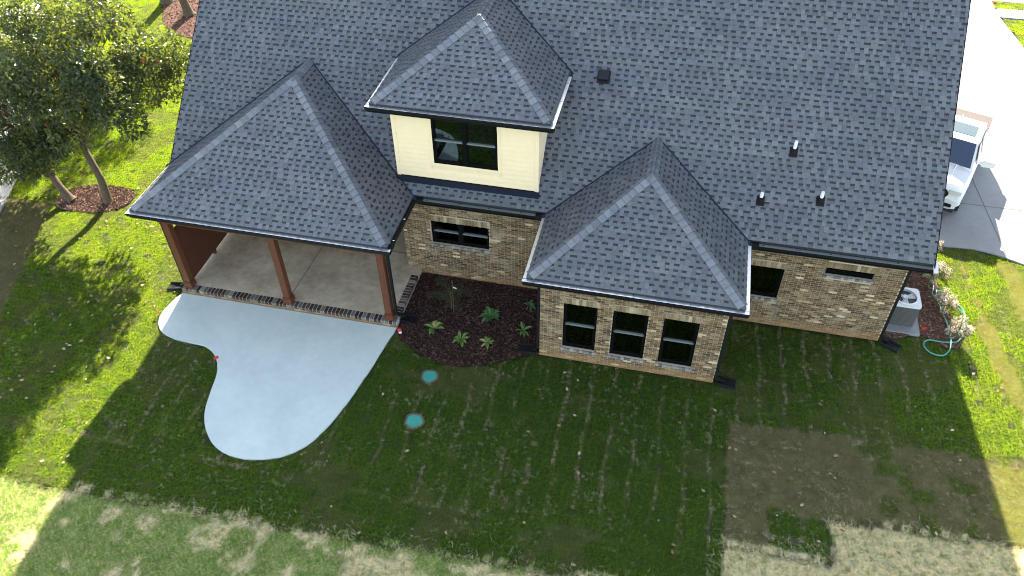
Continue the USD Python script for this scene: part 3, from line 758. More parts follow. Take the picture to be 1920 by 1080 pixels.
bump_open = [(.595, 1.46, .455, 2.09), (1.845, 2.725, .445, 2.09), (3.10, 3.97, .43, 2.09)]
mid_open = [(-3.64 + 4.4673, -1.95 + 4.4673, 1.25, 2.07)]
right_open = [(5.12 - W, 6.0 - W, .985, 2.075), (6.97 - W, 8.15 - W, 2.10, 2.34)]
w_front = brick_wall('wall', (0, 0, 0), (1, 0, 0), (0, -1, 0), W, 0, WT, bump_open, 1, near=1)
w_mid = brick_wall('wall', (-4.4673, YW, 0), (1, 0, 0), (0, -1, 0), 4.4673 + .0, 0, WT, mid_open, 2, near=3)
w_right = brick_wall('wall', (W, YW, 0), (1, 0, 0), (0, -1, 0), XR - W, 0, WT, right_open, 3, near=2)
brick_wall('wall', (0, YW, 0), (0, -1, 0), (-1, 0, 0), YW - .2, 0, WT, [], 4)
brick_wall('wall', (W, .2, 0), (0, 1, 0), (1, 0, 0), YW - .2, 0, WT, [], 5)
brick_wall('wall', (-4.4673, PBACK, 0), (0, -1, 0), (-1, 0, 0), PBACK - YW - .2, 0, WT, [], 6)
# unseen walls: right gable, porch back, left gable, front
def wall_poly(name, poly, axis, at, thick):
    m = extrude(poly, thick); v = np.array(m.vertices)
    m.vertices = np.stack([np.full(len(v), at) + v[:, 2], v[:, 0], v[:, 1]], -1) if axis == 'x' else np.stack([v[:, 0], np.full(len(v), at) + v[:, 2], v[:, 1]], -1)
    trimesh.repair.fix_normals(m)
    return put(name, m, MT['farbrick'], house)
YF = YFRONT - .45
def under(y): return min(zroof(y), zroof(2 * YRIDGE - y)) - .26
gable = Polygon([(YW + .2, 0), (YF, 0), (YF, under(YF)), (YRIDGE, under(YRIDGE)), (YW + .2, under(YW + .2))])
wall_poly('wall', gable, 'x', XR - .2, .2)
wall_poly('wall', gable.difference(sbox(0, 0, PBACK, 2.76)), 'x', -10.85, .2)
wall_poly('wall', sbox(-10.64, 0, -4.68, 2.75), 'y', PBACK, .2)
wall_poly('wall', sbox(-10.64, 0, XR - .21, 2.9), 'y', YF - .2, .2)
# floors and ceilings inside
put('interior_floor', MB().box(-10.6, PBACK + .25, .02, XR - .25, YF - .25, .06).box(-4.2, 2.7, .02, XR - .25, PBACK + .2, .06).box(.25, .25, .02, W - .25, 2.68, .06).arrays(), MT['interior'], house)
put('interior_ceiling', MB().box(-10.6, PBACK + .25, 2.78, XR - .25, YF - .25, 2.84).box(-4.2, 2.7, 2.78, XR - .25, PBACK + .2, 2.84).box(.25, .25, 2.78, W - .25, 2.68, 2.84).arrays(), MT['interior'], house)
put('soffit', MB().box(-OV + .02, -OV + .02, 2.86, W + OV - .02, -.012, 2.88).box(-OV + .02, -.012, 2.86, -.012, YE, 2.88).box(W + .012, -.012, 2.86, W + OV - .02, YE, 2.88)
    .box(PX2 + .02, YE + .02, 2.85, -OV, YW - .012, 2.87).box(W + OV, YE + .02, 2.85, XRO - .02, YW - .012, 2.87).arrays(), MT['black'], house)

BR_NEAR.sort(key=lambda q: q[0])
# the bricks nearest the camera: lintels, sills and field of the sun room front
def bdist(q): return np.linalg.norm(np.mean(q[2][4:], 0) - CAM) + (0 if q[0] == 1 else 50)
BR_NEAR.sort(key=bdist)
EDGE_N = 0
for i, (_, par_, vv, ff, tone) in enumerate(BR_NEAR):
    if i < 300: put('brick', (np.array(vv), np.array(ff)), MT['brick'], par_, tone=tone)
    else: BR_REST.add(vv, ff, tone)

# --- windows
def window(x0, x1, z0, z1, y, mull=0, rail=True, fw=.05, parent=house, name='window', rec=.055):
    yf = y + rec
    fr = MB()
    fr.box(x0, yf, z0, x0 + fw, yf + .09, z1).box(x1 - fw, yf, z0, x1, yf + .09, z1).box(x0 + fw, yf, z1 - fw, x1 - fw, yf + .09, z1).box(x0 + fw, yf, z0, x1 - fw, yf + .09, z0 + fw * 1.1)
    cells, n = [], mull + 1
    cw = (x1 - x0 - 2 * fw - mull * .11) / n
    for i in range(n):
        a = x0 + fw + i * (cw + .11); cells.append((a, a + cw))
        if i < mull: fr.box(a + cw, yf - .01, z0 + fw * 1.1, a + cw + .11, yf + .09, z1 - fw)
    zb, zt = z0 + fw * 1.1, z1 - fw
    zm = (zb + zt) / 2
    for a, b in cells:
        s = .035
        if rail:
            # lower sash in front, upper sash behind it
            fr.box(a, yf + .02, zb, a + s, yf + .05, zm).box(b - s, yf + .02, zb, b, yf + .05, zm).box(a + s, yf + .02, zb, b - s, yf + .05, zb + s * 1.4)
            fr.box(a, yf + .055, zm, a + s * .8, yf + .085, zt).box(b - s * .8, yf + .055, zm, b, yf + .085, zt).box(a + s * .8, yf + .055, zt - s, b - s * .8, yf + .085, zt)
        else:
            fr.box(a, yf + .03, zb, a + s, yf + .06, zt).box(b - s, yf + .03, zb, b, yf + .06, zt).box(a + s, yf + .03, zt - s, b - s, yf + .06, zt).box(a + s, yf + .03, zb, b - s, yf + .06, zb + s)
    w = put(name, fr.arrays(), MT['frame'], parent)
    for a, b in cells:
        if rail:
            put('meeting_rail', MB().box(a + .002, yf + .012, zm - .022, b - .002, yf + .086, zm + .018).arrays(), MT['rail'], w)
            put('pane', MB().box(a + .02, yf + .033, zb + .02, b - .02, yf + .037, zm - .02).arrays(), MT['glass'], w)
            put('pane', MB().box(a + .02, yf + .068, zm + .015, b - .02, yf + .072, zt - .01).arrays(), MT['glass'], w)
        else:
            put('pane', MB().box(a + .02, yf + .043, zb + .02, b - .02, yf + .047, zt - .02).arrays(), MT['glass'], w)
    return w
for (a, b, c, d) in bump_open: window(a + .004, b - .004, c, d, 0)
for (a, b, c, d) in mid_open: window(a - 4.4673 + .004, b - 4.4673 - .004, c, d, YW, mull=1)
window(5.124, 5.996, .985, 2.075, YW, rail=False, fw=.04)
window(6.974, 8.146, 2.10, 2.34, YW, rail=False, fw=.03)

# --- dormer
dz0 = zroof(WY) - .02; DT = 5.52
wo = (-3.39, -1.66, 3.99, 5.40)
shell = MB()
shell.box(WX1 + .03, WY + .03, dz0, wo[0], WY + .14, DT).box(wo[1], WY + .03, dz0, WX2 - .03, WY + .14, DT).box(wo[0], WY + .03, dz0, wo[1], WY + .14, wo[2]).box(wo[0], WY + .03, wo[3], wo[1], WY + .14, DT)
for x, sg in ((WX1 + .03, 1), (WX2 - .03, -1)):
    yb = YE + (DT - H) / M_MAIN + .1
    xa, xb = (x, x + sg * .1)
    v = [(xx, yy, zz) for xx in (xa, xb) for yy, zz in ((WY + .141, zroof(WY) - .05), (yb, DT), (WY + .141, DT))]
    shell.add(v, [[0, 1, 2], [5, 4, 3], [0, 3, 4], [0, 4, 1], [1, 4, 5], [1, 5, 2], [2, 5, 3], [2, 3, 0]])
dw = put('dormer_wall', shell.arrays(), MT['cream'], house)
bz = dz0 + .11; pitch = .148
k = 0
while bz + k * pitch < DT - .03:
    za = bz + k * pitch; zb = min(za + pitch + .012, DT)
    spans = [(WX1 + .10, WX2 - .10)]
    tw = .085
    if zb > wo[2] - tw + .02 and za < wo[3] + tw:
        if za < wo[2] - tw - .03 and zb > wo[2] - tw: zb = zb
        spans = [(WX1 + .10, wo[0] - tw), (wo[1] + tw, WX2 - .10)]
    for a, b in spans:
        r = random.uniform(-.001, .001)
        v = [(a, WY + .003 + r, za), (b, WY + .003 + r, za), (b, WY + .027, zb), (a, WY + .027, zb), (a, WY + .035, za), (b, WY + .035, za)]
        put('siding_board', (np.array(v), np.array([[0, 1, 2], [0, 2, 3], [4, 5, 1], [4, 1, 0]])), MT['cream'], dw)
    for x, sg in ((WX2, 1), (WX1, -1)):
        ye0 = YE + (za - H) / M_MAIN - .05; ye1 = YE + (zb - H) / M_MAIN - .05
        if ye0 > WY + .15:
            v = [(x - sg * .008, WY + .10, za), (x - sg * .008, ye0, za), (x - sg * .024, ye1, zb), (x - sg * .024, WY + .10, zb), (x - sg * .035, WY + .10, za), (x - sg * .035, ye0, za)]
            f = [[0, 1, 2], [0, 2, 3], [4, 5, 1], [4, 1, 0]]
            put('siding_board', (np.array(v), np.array(f if sg > 0 else [q[::-1] for q in f])), MT['cream'], dw)
    k += 1
for x0, x1, x2_, x3_ in ((WX1, WX1 + .10, WX1, WX1 + .03), (WX2 - .10, WX2, WX2 - .03, WX2)):
    put('corner_board', MB().box(x0, WY, dz0 + .09, x1, WY + .03, DT).box(x2_, WY + .03, dz0 + .09, x3_, WY + .10, DT).arrays(), MT['cream'], dw)
tw = .085
put('window_trim', MB().box(wo[0] - tw, WY, wo[2] - tw, wo[0], WY + .031, DT).box(wo[1], WY, wo[2] - tw, wo[1] + tw, WY + .031, DT).box(wo[0], WY - .004, wo[2] - tw, wo[1], WY + .031, wo[2]).arrays(), MT['cream'], dw)
put('base_flashing', MB().box(WX1 - .02, WY - .10, dz0 - .06, WX2 + .02, WY + .03, dz0 + .088).arrays(), MT['navy'], dw)
window(wo[0] + .003, wo[1] - .003, wo[2], wo[3], WY, mull=1, fw=.055, rec=.0)
put('soffit', MB().box(DX1 + .03, DY + .03, DZ - .15, DX2 - .03, WY + .12, DZ - .13).box(DX1 + .03, WY + .121, DZ - .15, WX1 + .1, 4.6, DZ - .13).box(WX2 - .1, WY + .121, DZ - .15, DX2 - .03, 4.6, DZ - .13).arrays(), MT['black'], house)
put('dormer_ceiling', MB().box(WX1 + .14, WY + .15, DZ - .12, WX2 - .14, 5.2, DZ - .08).arrays(), MT['interior'], house)
# a pale chair back and a desk lamp shade stand behind the dormer glass, too dark to make out more
# --- gutters
def gutter(A, B, out, caps_=(False, False), guard='silver', z_drop=0.0):
    A, B, out = np.asarray(A, float), np.asarray(B, float), unit(out); d = unit(B - A)
    prof = [(0, 0), (0, -.03), (-.02, -.055), (-.03, -.115), (-.115, -.115), (-.115, 0), (-.108, 0), (-.108, -.108), (-.036, -.108), (-.012, -.05), (-.007, 0)]
    pl = Polygon(prof)
    m = trimesh.creation.extrude_polygon(pl, np.linalg.norm(B - A), engine='earcut')
    v = np.array(m.vertices); Z = np.array([0, 0, 1.0])
    m.vertices = A + v[:, :1] * out + v[:, 1:2] * Z + v[:, 2:] * d
    trimesh.repair.fix_normals(m)
    g = put('gutter', m, MT['black'], house)
    Lg = np.linalg.norm(B - A)
    gd = MB(); i0 = .0
    o = A - out * .102 + Z * -.004
    n = max(1, round(Lg / 1.22))
    for i in range(n):
        a, b = Lg * i / n, Lg * (i + 1) / n - .008
        j = random.uniform(-.003, .003)
        gd.par(o + d * a + Z * j, d * (b - a), out * .098, Z * .006)
    put('gutter_guard', gd.arrays(), MT[guard], g)
    cl = MB()
    for i in range(int(Lg / .8)):
        t = .35 + i * .8 + random.uniform(-.1, .1)
        if t < Lg - .1: cl.par(A + d * t - out * .07 + Z * .003, d * .03, out * .045, Z * .012)
    if cl.v: put('clip', cl.arrays(), MT['chrome'], g)
    for e, c in ((A, caps_[0]), (B, caps_[1])):
        if c: put('end_cap', MB().par(e - out * .125 + d * (-.07 if e is A else -.16) + Z * -.11, d * .23, out * .13, Z * .14).arrays(), MT['black'], g)
    return g
e = .0
gutter((-OV, -OV, H), (W + OV, -OV, H), (0, -1, 0))
gutter((W + OV, -OV + .115, H), (W + OV, YE, H), (1, 0, 0))
gutter((-OV, YE, H), (-OV, -OV + .115, H), (-1, 0, 0))
gutter((PX1, PY, H), (PX2, PY, H), (0, -1, 0))
gutter((PX2, PY + .115, H), (PX2, YE, H), (1, 0, 0), guard='black')
gutter((PX1, YE, H), (PX1, PY + .115, H), (-1, 0, 0))
gutter((PX2 + .02, YE, H), (-OV - .02, YE, H), (0, -1, 0), (True, True), guard='rail')
gutter((W + OV + .02, YE, H), (XRO, YE, H), (0, -1, 0), (True, False), guard='rail')
gutter((DX1, DY, DZ), (DX2, DY, DZ), (0, -1, 0))
yb = YE + (DZ - H) / M_MAIN
gutter((DX2, DY + .115, DZ), (DX2, yb - .12, DZ), (1, 0, 0))
gutter((DX1, yb - .12, DZ), (DX1, DY + .115, DZ), (-1, 0, 0))
put('rake_flashing', MB().add([(XRO - .005, YE, H - .2), (XRO + .02, YE, H - .2), (XRO + .02, YRIDGE, ZRIDGE - .2), (XRO - .005, YRIDGE, ZRIDGE - .2), (XRO - .005, YE, H + .012), (XRO + .02, YE, H + .012), (XRO + .02, YRIDGE, ZRIDGE + .012), (XRO - .005, YRIDGE, ZRIDGE + .012)],
    [[0, 3, 2, 1], [4, 5, 6, 7], [0, 1, 5, 4], [1, 2, 6, 5], [2, 3, 7, 6], [3, 0, 4, 7]]).arrays(), MT['black'], house)
put('rake_flashing', MB().add([(XL - .02, YE, H - .2), (XL + .005, YE, H - .2), (XL + .005, YRIDGE, ZRIDGE - .2), (XL - .02, YRIDGE, ZRIDGE - .2), (XL - .02, YE, H + .012), (XL + .005, YE, H + .012), (XL + .005, YRIDGE, ZRIDGE + .012), (XL - .02, YRIDGE, ZRIDGE + .012)],
    [[0, 3, 2, 1], [4, 5, 6, 7], [0, 1, 5, 4], [1, 2, 6, 5], [2, 3, 7, 6], [3, 0, 4, 7]]).arrays(), MT['black'], house)
put('kickout_flashing', MB().par((XRO - .02, YE - .1, H - .04), (.1, 0, .02), (0, .35, .1), (0, 0, .03)).arrays(), MT['silver'], house)
# --- downspouts
def downspout(pts):
    mb = MB()
    for a, b in zip(pts[:-1], pts[1:]):
        a, b = np.array(a, float), np.array(b, float); d = unit(b - a)
        mb.bar(a - d * .03, b + d * .03, .085, .065)
    put('downspout', mb.arrays(), MT['black'], house)
downspout([(-.28, -.3, 2.9), (-.05, .055, 2.6), (-.05, .055, .16), (-.25, .055, .08)])
downspout([(W + .28, -.3, 2.9), (W + .06, .055, 2.6), (W + .06, .055, .16), (W + .25, .06, .08)])
downspout([(XR + .25, YE + .05, 2.9), (XR + .055, YW + .06, 2.6), (XR + .055, YW + .06, .16), (XR + .22, YW - .03, .08)])
downspout([(-3.98, .05, 2.88), (-4.11, .32, 2.65), (-4.11, .32, .36), (-3.93, .42, .22)])
downspout([(-11.15, .05, 2.88), (-10.62, .36, 2.65), (-10.62, .36, .2), (-10.75, .32, .1)])
# --- porch: slab, brick edging, posts, beam, ceiling, slatted privacy wall
slab = put('porch_floor', MB().box(-10.43, .335, -.05, -4.262, PBACK, PF).box(-4.26, 2.1, -.05, -4.06, YW - .011, PF).box(-10.62, .335, -.05, -10.432, PBACK, PF - .012).arrays(), MT['porch_concrete'], house)
jm = MB()
for (a, b) in [((-7.38, .34), (-7.22, 5.5)), ((-10.4, 2.95), (-4.5, 2.95))]:
    a, b = np.array(a), np.array(b); d = unit(b - a); q = np.array([-d[1], d[0]]) * .010
    jm.add([(*(a - q), PF + .004), (*(b - q), PF + .004), (*(b + q), PF + .004), (*(a + q), PF + .004)], [[0, 1, 2, 3]])
put('control_joint', jm.arrays(), MT['joint'], slab)
edge_base = put('porch_edging', MB().box(-10.62, .135, -.04, -4.06, .333, PF - .008).box(-4.26, .334, -.04, -4.072, 2.099, PF - .008).arrays(), MT['edge_mortar'], house)
ED = np.array([(.055, .040, .031), (.085, .062, .046), (.040, .030, .025), (.16, .135, .11), (.28, .25, .21)])
r = np.random.default_rng(77)
n = 58; w = 6.56 / n
for i in range(n):
    o = np.array((-10.62 + i * w + .007, .118, -.035 + .16)); t = ED[r.choice(5, p=[.3, .25, .22, .13, .1])] * r.uniform(.8, 1.2)
    put('brick', MB().box(o[0], o[1], .105, o[0] + w - .030, .328, PF + .004 + r.uniform(-.003, .003)).arrays(), MT['edging'], edge_base, tone=t)
n = 16; w = 1.75 / n
for i in range(n):
    y0 = .345 + i * w; t = ED[r.choice(5, p=[.3, .25, .22, .13, .1])] * r.uniform(.8, 1.2)
    put('brick', MB().box(-4.255, y0, .105, -4.055, y0 + w - .030, PF + .004 + r.uniform(-.003, .003)).arrays(), MT['edging'], edge_base, tone=t)
for i in range(32):
    x = -10.62 + i * .205
    BR_REST.box(x + .004, .122, .035, min(x + .2, -4.062), .2, .095, BRICK[r.integers(9)] * .9)
for px in (-10.51, -7.42, -4.39):
    po = put('porch_post', MB().box(px, .20, PF + .22, px + .19, .39, 2.62).arrays(), MT['cedar'], house)
    put('post_base', MB().box(px - .03, .17, PF + .002, px + .22, .42, PF + .17).box(px - .018, .182, PF + .171, px + .208, .408, PF + .219).arrays(), MT['cedar'], po)
put('porch_beam', MB().box(-10.6, .18, 2.62, -4.15, .41, 2.80).box(-4.42, .411, 2.62, -4.19, YW - .02, 2.80).box(-10.53, .411, 2.62, -10.31, PBACK - .02, 2.80).arrays(), MT['cedar'], house)
put('soffit', MB().box(PX1 + .05, PY + .08, 2.81, PX2 - .05, .412, 2.85).arrays(), MT['black'], house)
put('porch_ceiling', MB().box(PX1 + .12, .414, 2.81, -4.40, YE, 2.85).box(-10.6, YE + .002, 2.81, -4.5, PBACK - .02, 2.85).arrays(), MT['cream'], house)
pw = put('privacy_wall', MB().box(-10.46, .40, .33, -10.36, PBACK - .05, .42).box(-10.46, .40, 2.06, -10.36, PBACK - .05, 2.15).box(-10.455, .40, 1.22, -10.365, PBACK - .05, 1.30).box(-10.46, 1.70, PF, -10.36, 1.79, .329).arrays(), MT['board'], house)
nb = 44; bw = (PBACK - .05 - .42) / nb
for i in range(nb):
    y0 = .42 + i * bw
    put('board', MB().box(-10.43, y0 + .004, .36, -10.355 + random.uniform(-.002, .002), y0 + bw - .004, 2.10).arrays(), MT['board'], pw)
tag(BR_REST.put('bricks', MT['brick'], house), kind='stuff')
# --- things on the roof
nmain = unit((0, -M_MAIN, 1)); vmain = unit((0, 1, M_MAIN))
def on_roof(x, y, h=0.0): return np.array((x, y, zroof(y))) + nmain * h
o = on_roof(.48, 4.86, .02)
vb = put('roof_vent', MB().par(o - vmain * .02, (.34, 0, 0), vmain * .36, nmain * .006).par(o + np.array((.04, 0, 0)) + vmain * .05, (.26, 0, 0), vmain * .26, nmain * .14).arrays(), MT['plastic'], house)
for (x, y, hh) in ((5.66, 3.93, .34), (5.03, 2.95, .26), (6.46, 3.08, .30)):
    b = on_roof(x, y, .015)
    boot = put('pipe_boot', MB().par(b - np.array((.10, 0, 0)) - vmain * .12, (.2, 0, 0), vmain * .26, nmain * .008).tube([b, b + np.array((0, 0, .13))], [.085, .06], 12).arrays(), MT['black'], house, smooth=30)
    put('vent_pipe', MB().tube([b + np.array((0, 0, .10)), b + np.array((0, 0, hh - .02)), b + np.array((0, 0, hh))], [.043, .043, .039], 14).arrays(), MT['pipe'], boot, smooth=40)
# wall box on the right gable wall
put('electrical_box', MB().box(XR + .002, 3.98, .95, XR + .17, 4.36, 1.75).box(XR + .002, 4.12, .1, XR + .06, 4.2, .95).arrays(), MT['grey_box'], house)
sp = MB()
for dx in (0, .17):
    c = np.array((W + .10 + dx, -.10, 2.82)); sp.tube([c, c + np.array((0, -.07, -.09))], [.035, .055], 10)
put('flood_light', sp.arrays(), MT['white'], house, smooth=30)

# ================================================================== OBJECTS
# splash blocks
def splash(loc, rz, label):
    t = thing('splash_block', label, 'splash block', loc, rz, 'splash blocks under the downspouts')
    b = MB().box(0, -.12, 0, .46, .12, .022)
    b.add([(0, -.13, .0), (.46, -.155, .0), (.46, -.155, .06), (0, -.13, .10), (0, -.11, .0), (.46, -.135, .0), (.46, -.135, .06), (0, -.11, .10)], [[0, 1, 2, 3], [7, 6, 5, 4], [3, 2, 6, 7], [1, 5, 6, 2], [0, 3, 7, 4]])
    b.add([(0, .11, .0), (.46, .135, .0), (.46, .135, .06), (0, .11, .10), (0, .13, .0), (.46, .155, .0), (.46, .155, .06), (0, .13, .10)], [[0, 1, 2, 3], [7, 6, 5, 4], [3, 2, 6, 7], [1, 5, 6, 2], [0, 3, 7, 4]])
    b.box(0, -.109, .022, .02, .109, .09)
    put('trough', b.arrays(), MT['plastic'], t)
    rb = MB()
    for q in (-.06, 0, .06): rb.box(.04, q - .006, .022, .44, q + .006, .03)
    put('rib', rb.arrays(), MT['plastic'], t)
    return t
splash((-4.03, .46, .03), 0, 'black splash block in the mulch beside the porch edge')
splash((-.12, .07, .03), 180, 'black splash block in the mulch against the sun room corner')
splash((W + .12, .07, .0), -4, 'black splash block on shaded grass at the sun room right corner')
splash((XR + .12, YW - .02, .0), -27, 'black splash block on the grass in front of the air conditioner')
splash((-10.72, .34, .0), 188, 'sunlit splash block beside the left porch post')

# utility lids
for i, (x, y, rr) in enumerate(lids):
    t = thing('utility_lid', ('green round plastic lid in the lawn nearer the mulch bed', 'larger green round plastic lid in the lawn farther from the house')[i], 'utility lid', (x, y, 0), 0, 'green lids in the lawn')
    r = np.random.default_rng(300 + i); an = np.linspace(0, 2 * np.pi, 40, endpoint=False)
    rad = rr * (1 + .05 * np.sin(3 * an + i) + .04 * np.sin(5 * an + 2) + r.normal(0, .015, 40))
    pl = Polygon(np.stack([rad * np.cos(an), rad * np.sin(an)], -1))
    ring = pl.buffer(.05).difference(pl.buffer(.002))
    put('soil_rim', extrude(ring, .03, -.012), MT['lidrim'], t)
    put('cover', extrude(pl, .03, -.018), MT['lid'], t)
    cl = MB()
    for q in range(3): cl.tube([(.6 * rr * math.cos(q * 2.1), .6 * rr * math.sin(q * 2.1), .012), (.6 * rr * math.cos(q * 2.1), .6 * rr * math.sin(q * 2.1), .018)], [.014, .012], 8)
    put('bolt', cl.arrays(), MT['lid'], t)

# hostas in the bed
def leaf_mesh(L, wd, lift, droop, az, r):
    """One broad pointed leaf on a short stalk, arching outward."""
    n = 6; s = np.linspace(0, 1, n); d = np.array((math.cos(az), math.sin(az))); q = np.array((-d[1], d[0]))
    wv = wd * np.sin(np.pi * np.clip(s * .96 + .04, 0, 1)) ** .8 * (1 - .25 * s)
    ctr = np.stack([d[0] * (.03 + L * s), d[1] * (.03 + L * s), .03 + lift * np.sin(s * 1.6) - droop * s ** 2.2], -1)
    fold = .25 * wv
    v = np.concatenate([ctr - np.outer(wv / 2, [*q, 0]) + np.outer(fold, [0, 0, 1]), ctr, ctr + np.outer(wv / 2, [*q, 0]) + np.outer(fold, [0, 0, 1])])
    f = []
    for i in range(n - 1): f += [[i, i + n, i + n + 1, i + 1], [i + n, i + 2 * n, i + 2 * n + 1, i + n + 1]]
    return v, np.array(f)
def hosta(loc, n, L, mat, label, seed, yellow=.0):
    r = np.random.default_rng(seed)
    t = thing('hosta_plant', label, 'plant', loc, 0, 'leafy plants in the mulch bed')
    st = MB()
    for i in range(n):
        az = i * 2.4 + r.uniform(-.4, .4); l = L * r.uniform(.65, 1.1); up = r.uniform(.05, .16) * (1.3 - i / n)
        v, f = leaf_mesh(l, l * r.uniform(.38, .52), up, r.uniform(.0, .1), az, r)
        st.tube([(0, 0, .0), v[6]], [.006, .004], 5)
        ty = float(np.clip(r.uniform(0, .75) + (yellow if r.random() < .5 else 0), 0, 1))
        put('leaf', (v, f), MT[mat], t, tone=(ty, ty, ty), smooth=False)
    put('stalk', st.arrays(), MT['stem'], t)
hosta((-3.03, .27, .02), 13, .26, 'hosta_leaf', 'light green leafy plant with yellowing lower leaves, nearest the patio', 1, .35)
hosta((-2.2, .03, .02), 11, .25, 'hosta_leaf', 'yellow green leafy plant at the front middle of the mulch bed', 2, .25)
hosta((-1.46, .06, .02), 10, .22, 'hosta_leaf', 'small pale leafy plant at the lawn side of the mulch bed', 3, .35)
hosta((-1.62, 1.05, .02), 17, .31, 'hosta_dark_leaf', 'largest dark green leafy plant in the middle of the mulch bed', 4)
hosta((-.62, .72, .02), 8, .25, 'hosta_leaf', 'sparse broad leaved plant beside the sun room wall', 5, .1)
hosta((-.62, 1.68, .02), 8, .19, 'hosta_dark_leaf', 'dull small plant at the back of the bed by the wall', 6)

def leaf_cloud(N, centers, radii, size, r, pick=None, upbias=.3):
    """Many small folded leaves in clumps; returns vertices, faces, per-vertex tone."""
    k = r.integers(0, len(centers), N)
    d = r.normal(0, 1, (N, 3)); d /= np.linalg.norm(d, axis=1, keepdims=True)
    rad = r.uniform(.25, 1, N) ** .45
    p = np.asarray(centers)[k] + d * rad[:, None] * np.asarray(radii)[k][:, None]
    a = r.normal(0, 1, (N, 3)) + d * .7; a[:, 2] -= .35; a /= np.linalg.norm(a, axis=1, keepdims=True)
    nrm = r.normal(0, .7, (N, 3)) + d * .5; nrm[:, 2] += upbias * 3
    s = np.cross(a, nrm); s /= np.linalg.norm(s, axis=1, keepdims=True) + 1e-9; nn = np.cross(s, a)
    L = r.uniform(*size, N); w = L * r.uniform(.35, .5, N)
    base, tip = p, p + a * L[:, None]; mid = p + a * (L * .45)[:, None] - nn * (w * .12)[:, None]
    l, rr_ = p + a * (L * .45)[:, None] - s * (w / 2)[:, None] + nn * (w * .1)[:, None], p + a * (L * .45)[:, None] + s * (w / 2)[:, None] + nn * (w * .1)[:, None]
    v = np.stack([base, l, tip, rr_, mid], 1).reshape(-1, 3)
    ff = np.array([[0, 4, 1], [1, 4, 2], [0, 3, 4], [3, 2, 4]])
    f = (np.arange(N)[:, None, None] * 5 + ff[None]).reshape(-1, 3)
    t = np.clip(r.beta(2, 3, N) + r.normal(0, .18, len(centers))[k], 0, 1)
    return v, f, np.repeat(t[:, None] * np.ones(3), 5, 0)

# sapling with stake in the bed
t = thing('sapling', 'wispy olive sapling tied to a thin stake in the mulch bed', 'sapling', (-2.78, 1.15, .02), 0)
r = np.random.default_rng(41); mb = MB(); cs = []
for i in range(16):
    az = i * 2.4 + r.uniform(-.3, .3); z0 = r.uniform(.12, .7); l = r.uniform(.3, .62)
    pts = [(0, 0, z0), (l * .5 * math.cos(az), l * .5 * math.sin(az), z0 + .16), (l * math.cos(az), l * math.sin(az), z0 + .17)]
    mb.tube(pts, [.006, .004, .002], 5)
    for q in (.45, .65, .85, 1.0): cs.append((l * q * math.cos(az), l * q * math.sin(az), z0 + .165))
mb.tube([(0, 0, 0), (.01, .02, .4), (.0, .0, .85)], [.012, .01, .005], 6)
put('trunk', mb.arrays(), MT['stem'], t)
v, f, tn = leaf_cloud(2600, cs, [.11] * len(cs), (.03, .06), r)
put('crown', (v, f), MT['sapling_leaf'], t, tone=tn)
t2 = thing('stake', 'thin tan stake standing in the mulch beside the sapling', 'stake', (-2.70, 1.12, .02), 0)
put('rod', MB().tube([(.03, -.12, 0), (-.02, .1, 1.05)], [.009, .008], 6).arrays(), MT['stem'], t2)
put('tag_strip', MB().par((-.0, .06, .80), (.11, .0, -.03), (0, .02, .03), (0, 0, .003)).arrays(), MT['white'], t2)

# red markers
def flag(loc, rz, label):
    t = thing('marker_flag', label, 'flag', loc, rz, 'red marker flags')
    put('wire', MB().tube([(0, 0, 0), (.01, 0, .22)], [.003, .003], 5).arrays(), MT['stem'], t)
    put('flag', MB().par((.01, -.003, .12), (.13, .0, -.03), (0, .006, 0), (0, 0, .10)).arrays(), MT['red'], t)
flag((-10.86, -.86, 0), 120, 'red marker flag on the sunlit grass by the patio edge')
flag((-8.42, -2.15, 0), 60, 'red marker flag in the shade by the inner patio curve')
flag((10.02, 2.98, .02), 20, 'red marker flag at the air conditioner pad')
flag((15.7, 24.6, 0), 10, 'red marker flag on the grass at the far driveway end')
flag((13.75, 6.45, 0), 30, 'red marker flag where the driveway meets the right lawn')
t = thing('red_knob', 'small red knob with a white foot at the bed corner by the patio', 'knob', (-3.93, -.03, .02), 0)
m = trimesh.creation.icosphere(3, .062); m.vertices[:, 2] *= .8; m.apply_translation((0, 0, .10)); put('knob', m, MT['red'], t, smooth=True)
put('foot', MB().tube([(0.02, -.02, 0), (.02, -.02, .06)], [.05, .04], 12).arrays(), MT['white'], t, smooth=30)

# air conditioner on its pad
t = thing('concrete_pad', 'pale concrete pad under the air conditioner', 'pad', (9.47, 3.41, 0), 0)
put('slab', extrude(sbox(-.53, -.57, .53, .57).buffer(-.02).buffer(.02), .09, -.02), MT['drive_concrete'], t)
ac = thing('air_conditioner', 'grey louvred air conditioner with round fan on top', 'air conditioner', (9.46, 3.46, .072), 0)
def rrect(w, rr): return sbox(-w / 2, -w / 2, w / 2, w / 2).buffer(-rr).buffer(rr)
put('body', extrude(rrect(.72, .06), .66, .04), MT['ac_body'], ac, smooth=30)
lv = MB()
for i in range(15):
    z = .07 + i * .042
    lv.tm(extrude(rrect(.745, .07).difference(rrect(.705, .05)), .02, z))
put('louvre', lv.arrays(), MT['ac_body'], ac)
put('base', extrude(rrect(.76, .07), .04, 0), MT['ac_body'], ac)
top = rrect(.77, .10); hole = Point(0, 0).buffer(.29, 24)
put('top_cover', trimesh.util.concatenate([extrude(top.difference(hole), .05, .702), extrude(Point(0, 0).buffer(.31, 24).difference(hole), .025, .752)]), MT['ac_top'], ac, smooth=30)
put('fan_well', extrude(Point(0, 0).buffer(.285, 24), .004, .702), MT['ac_dark'], ac)
put('fan_motor', MB().tube([(0, 0, .706), (0, 0, .76)], [.085, .08], 16).arrays(), MT['ac_top'], ac, smooth=30)
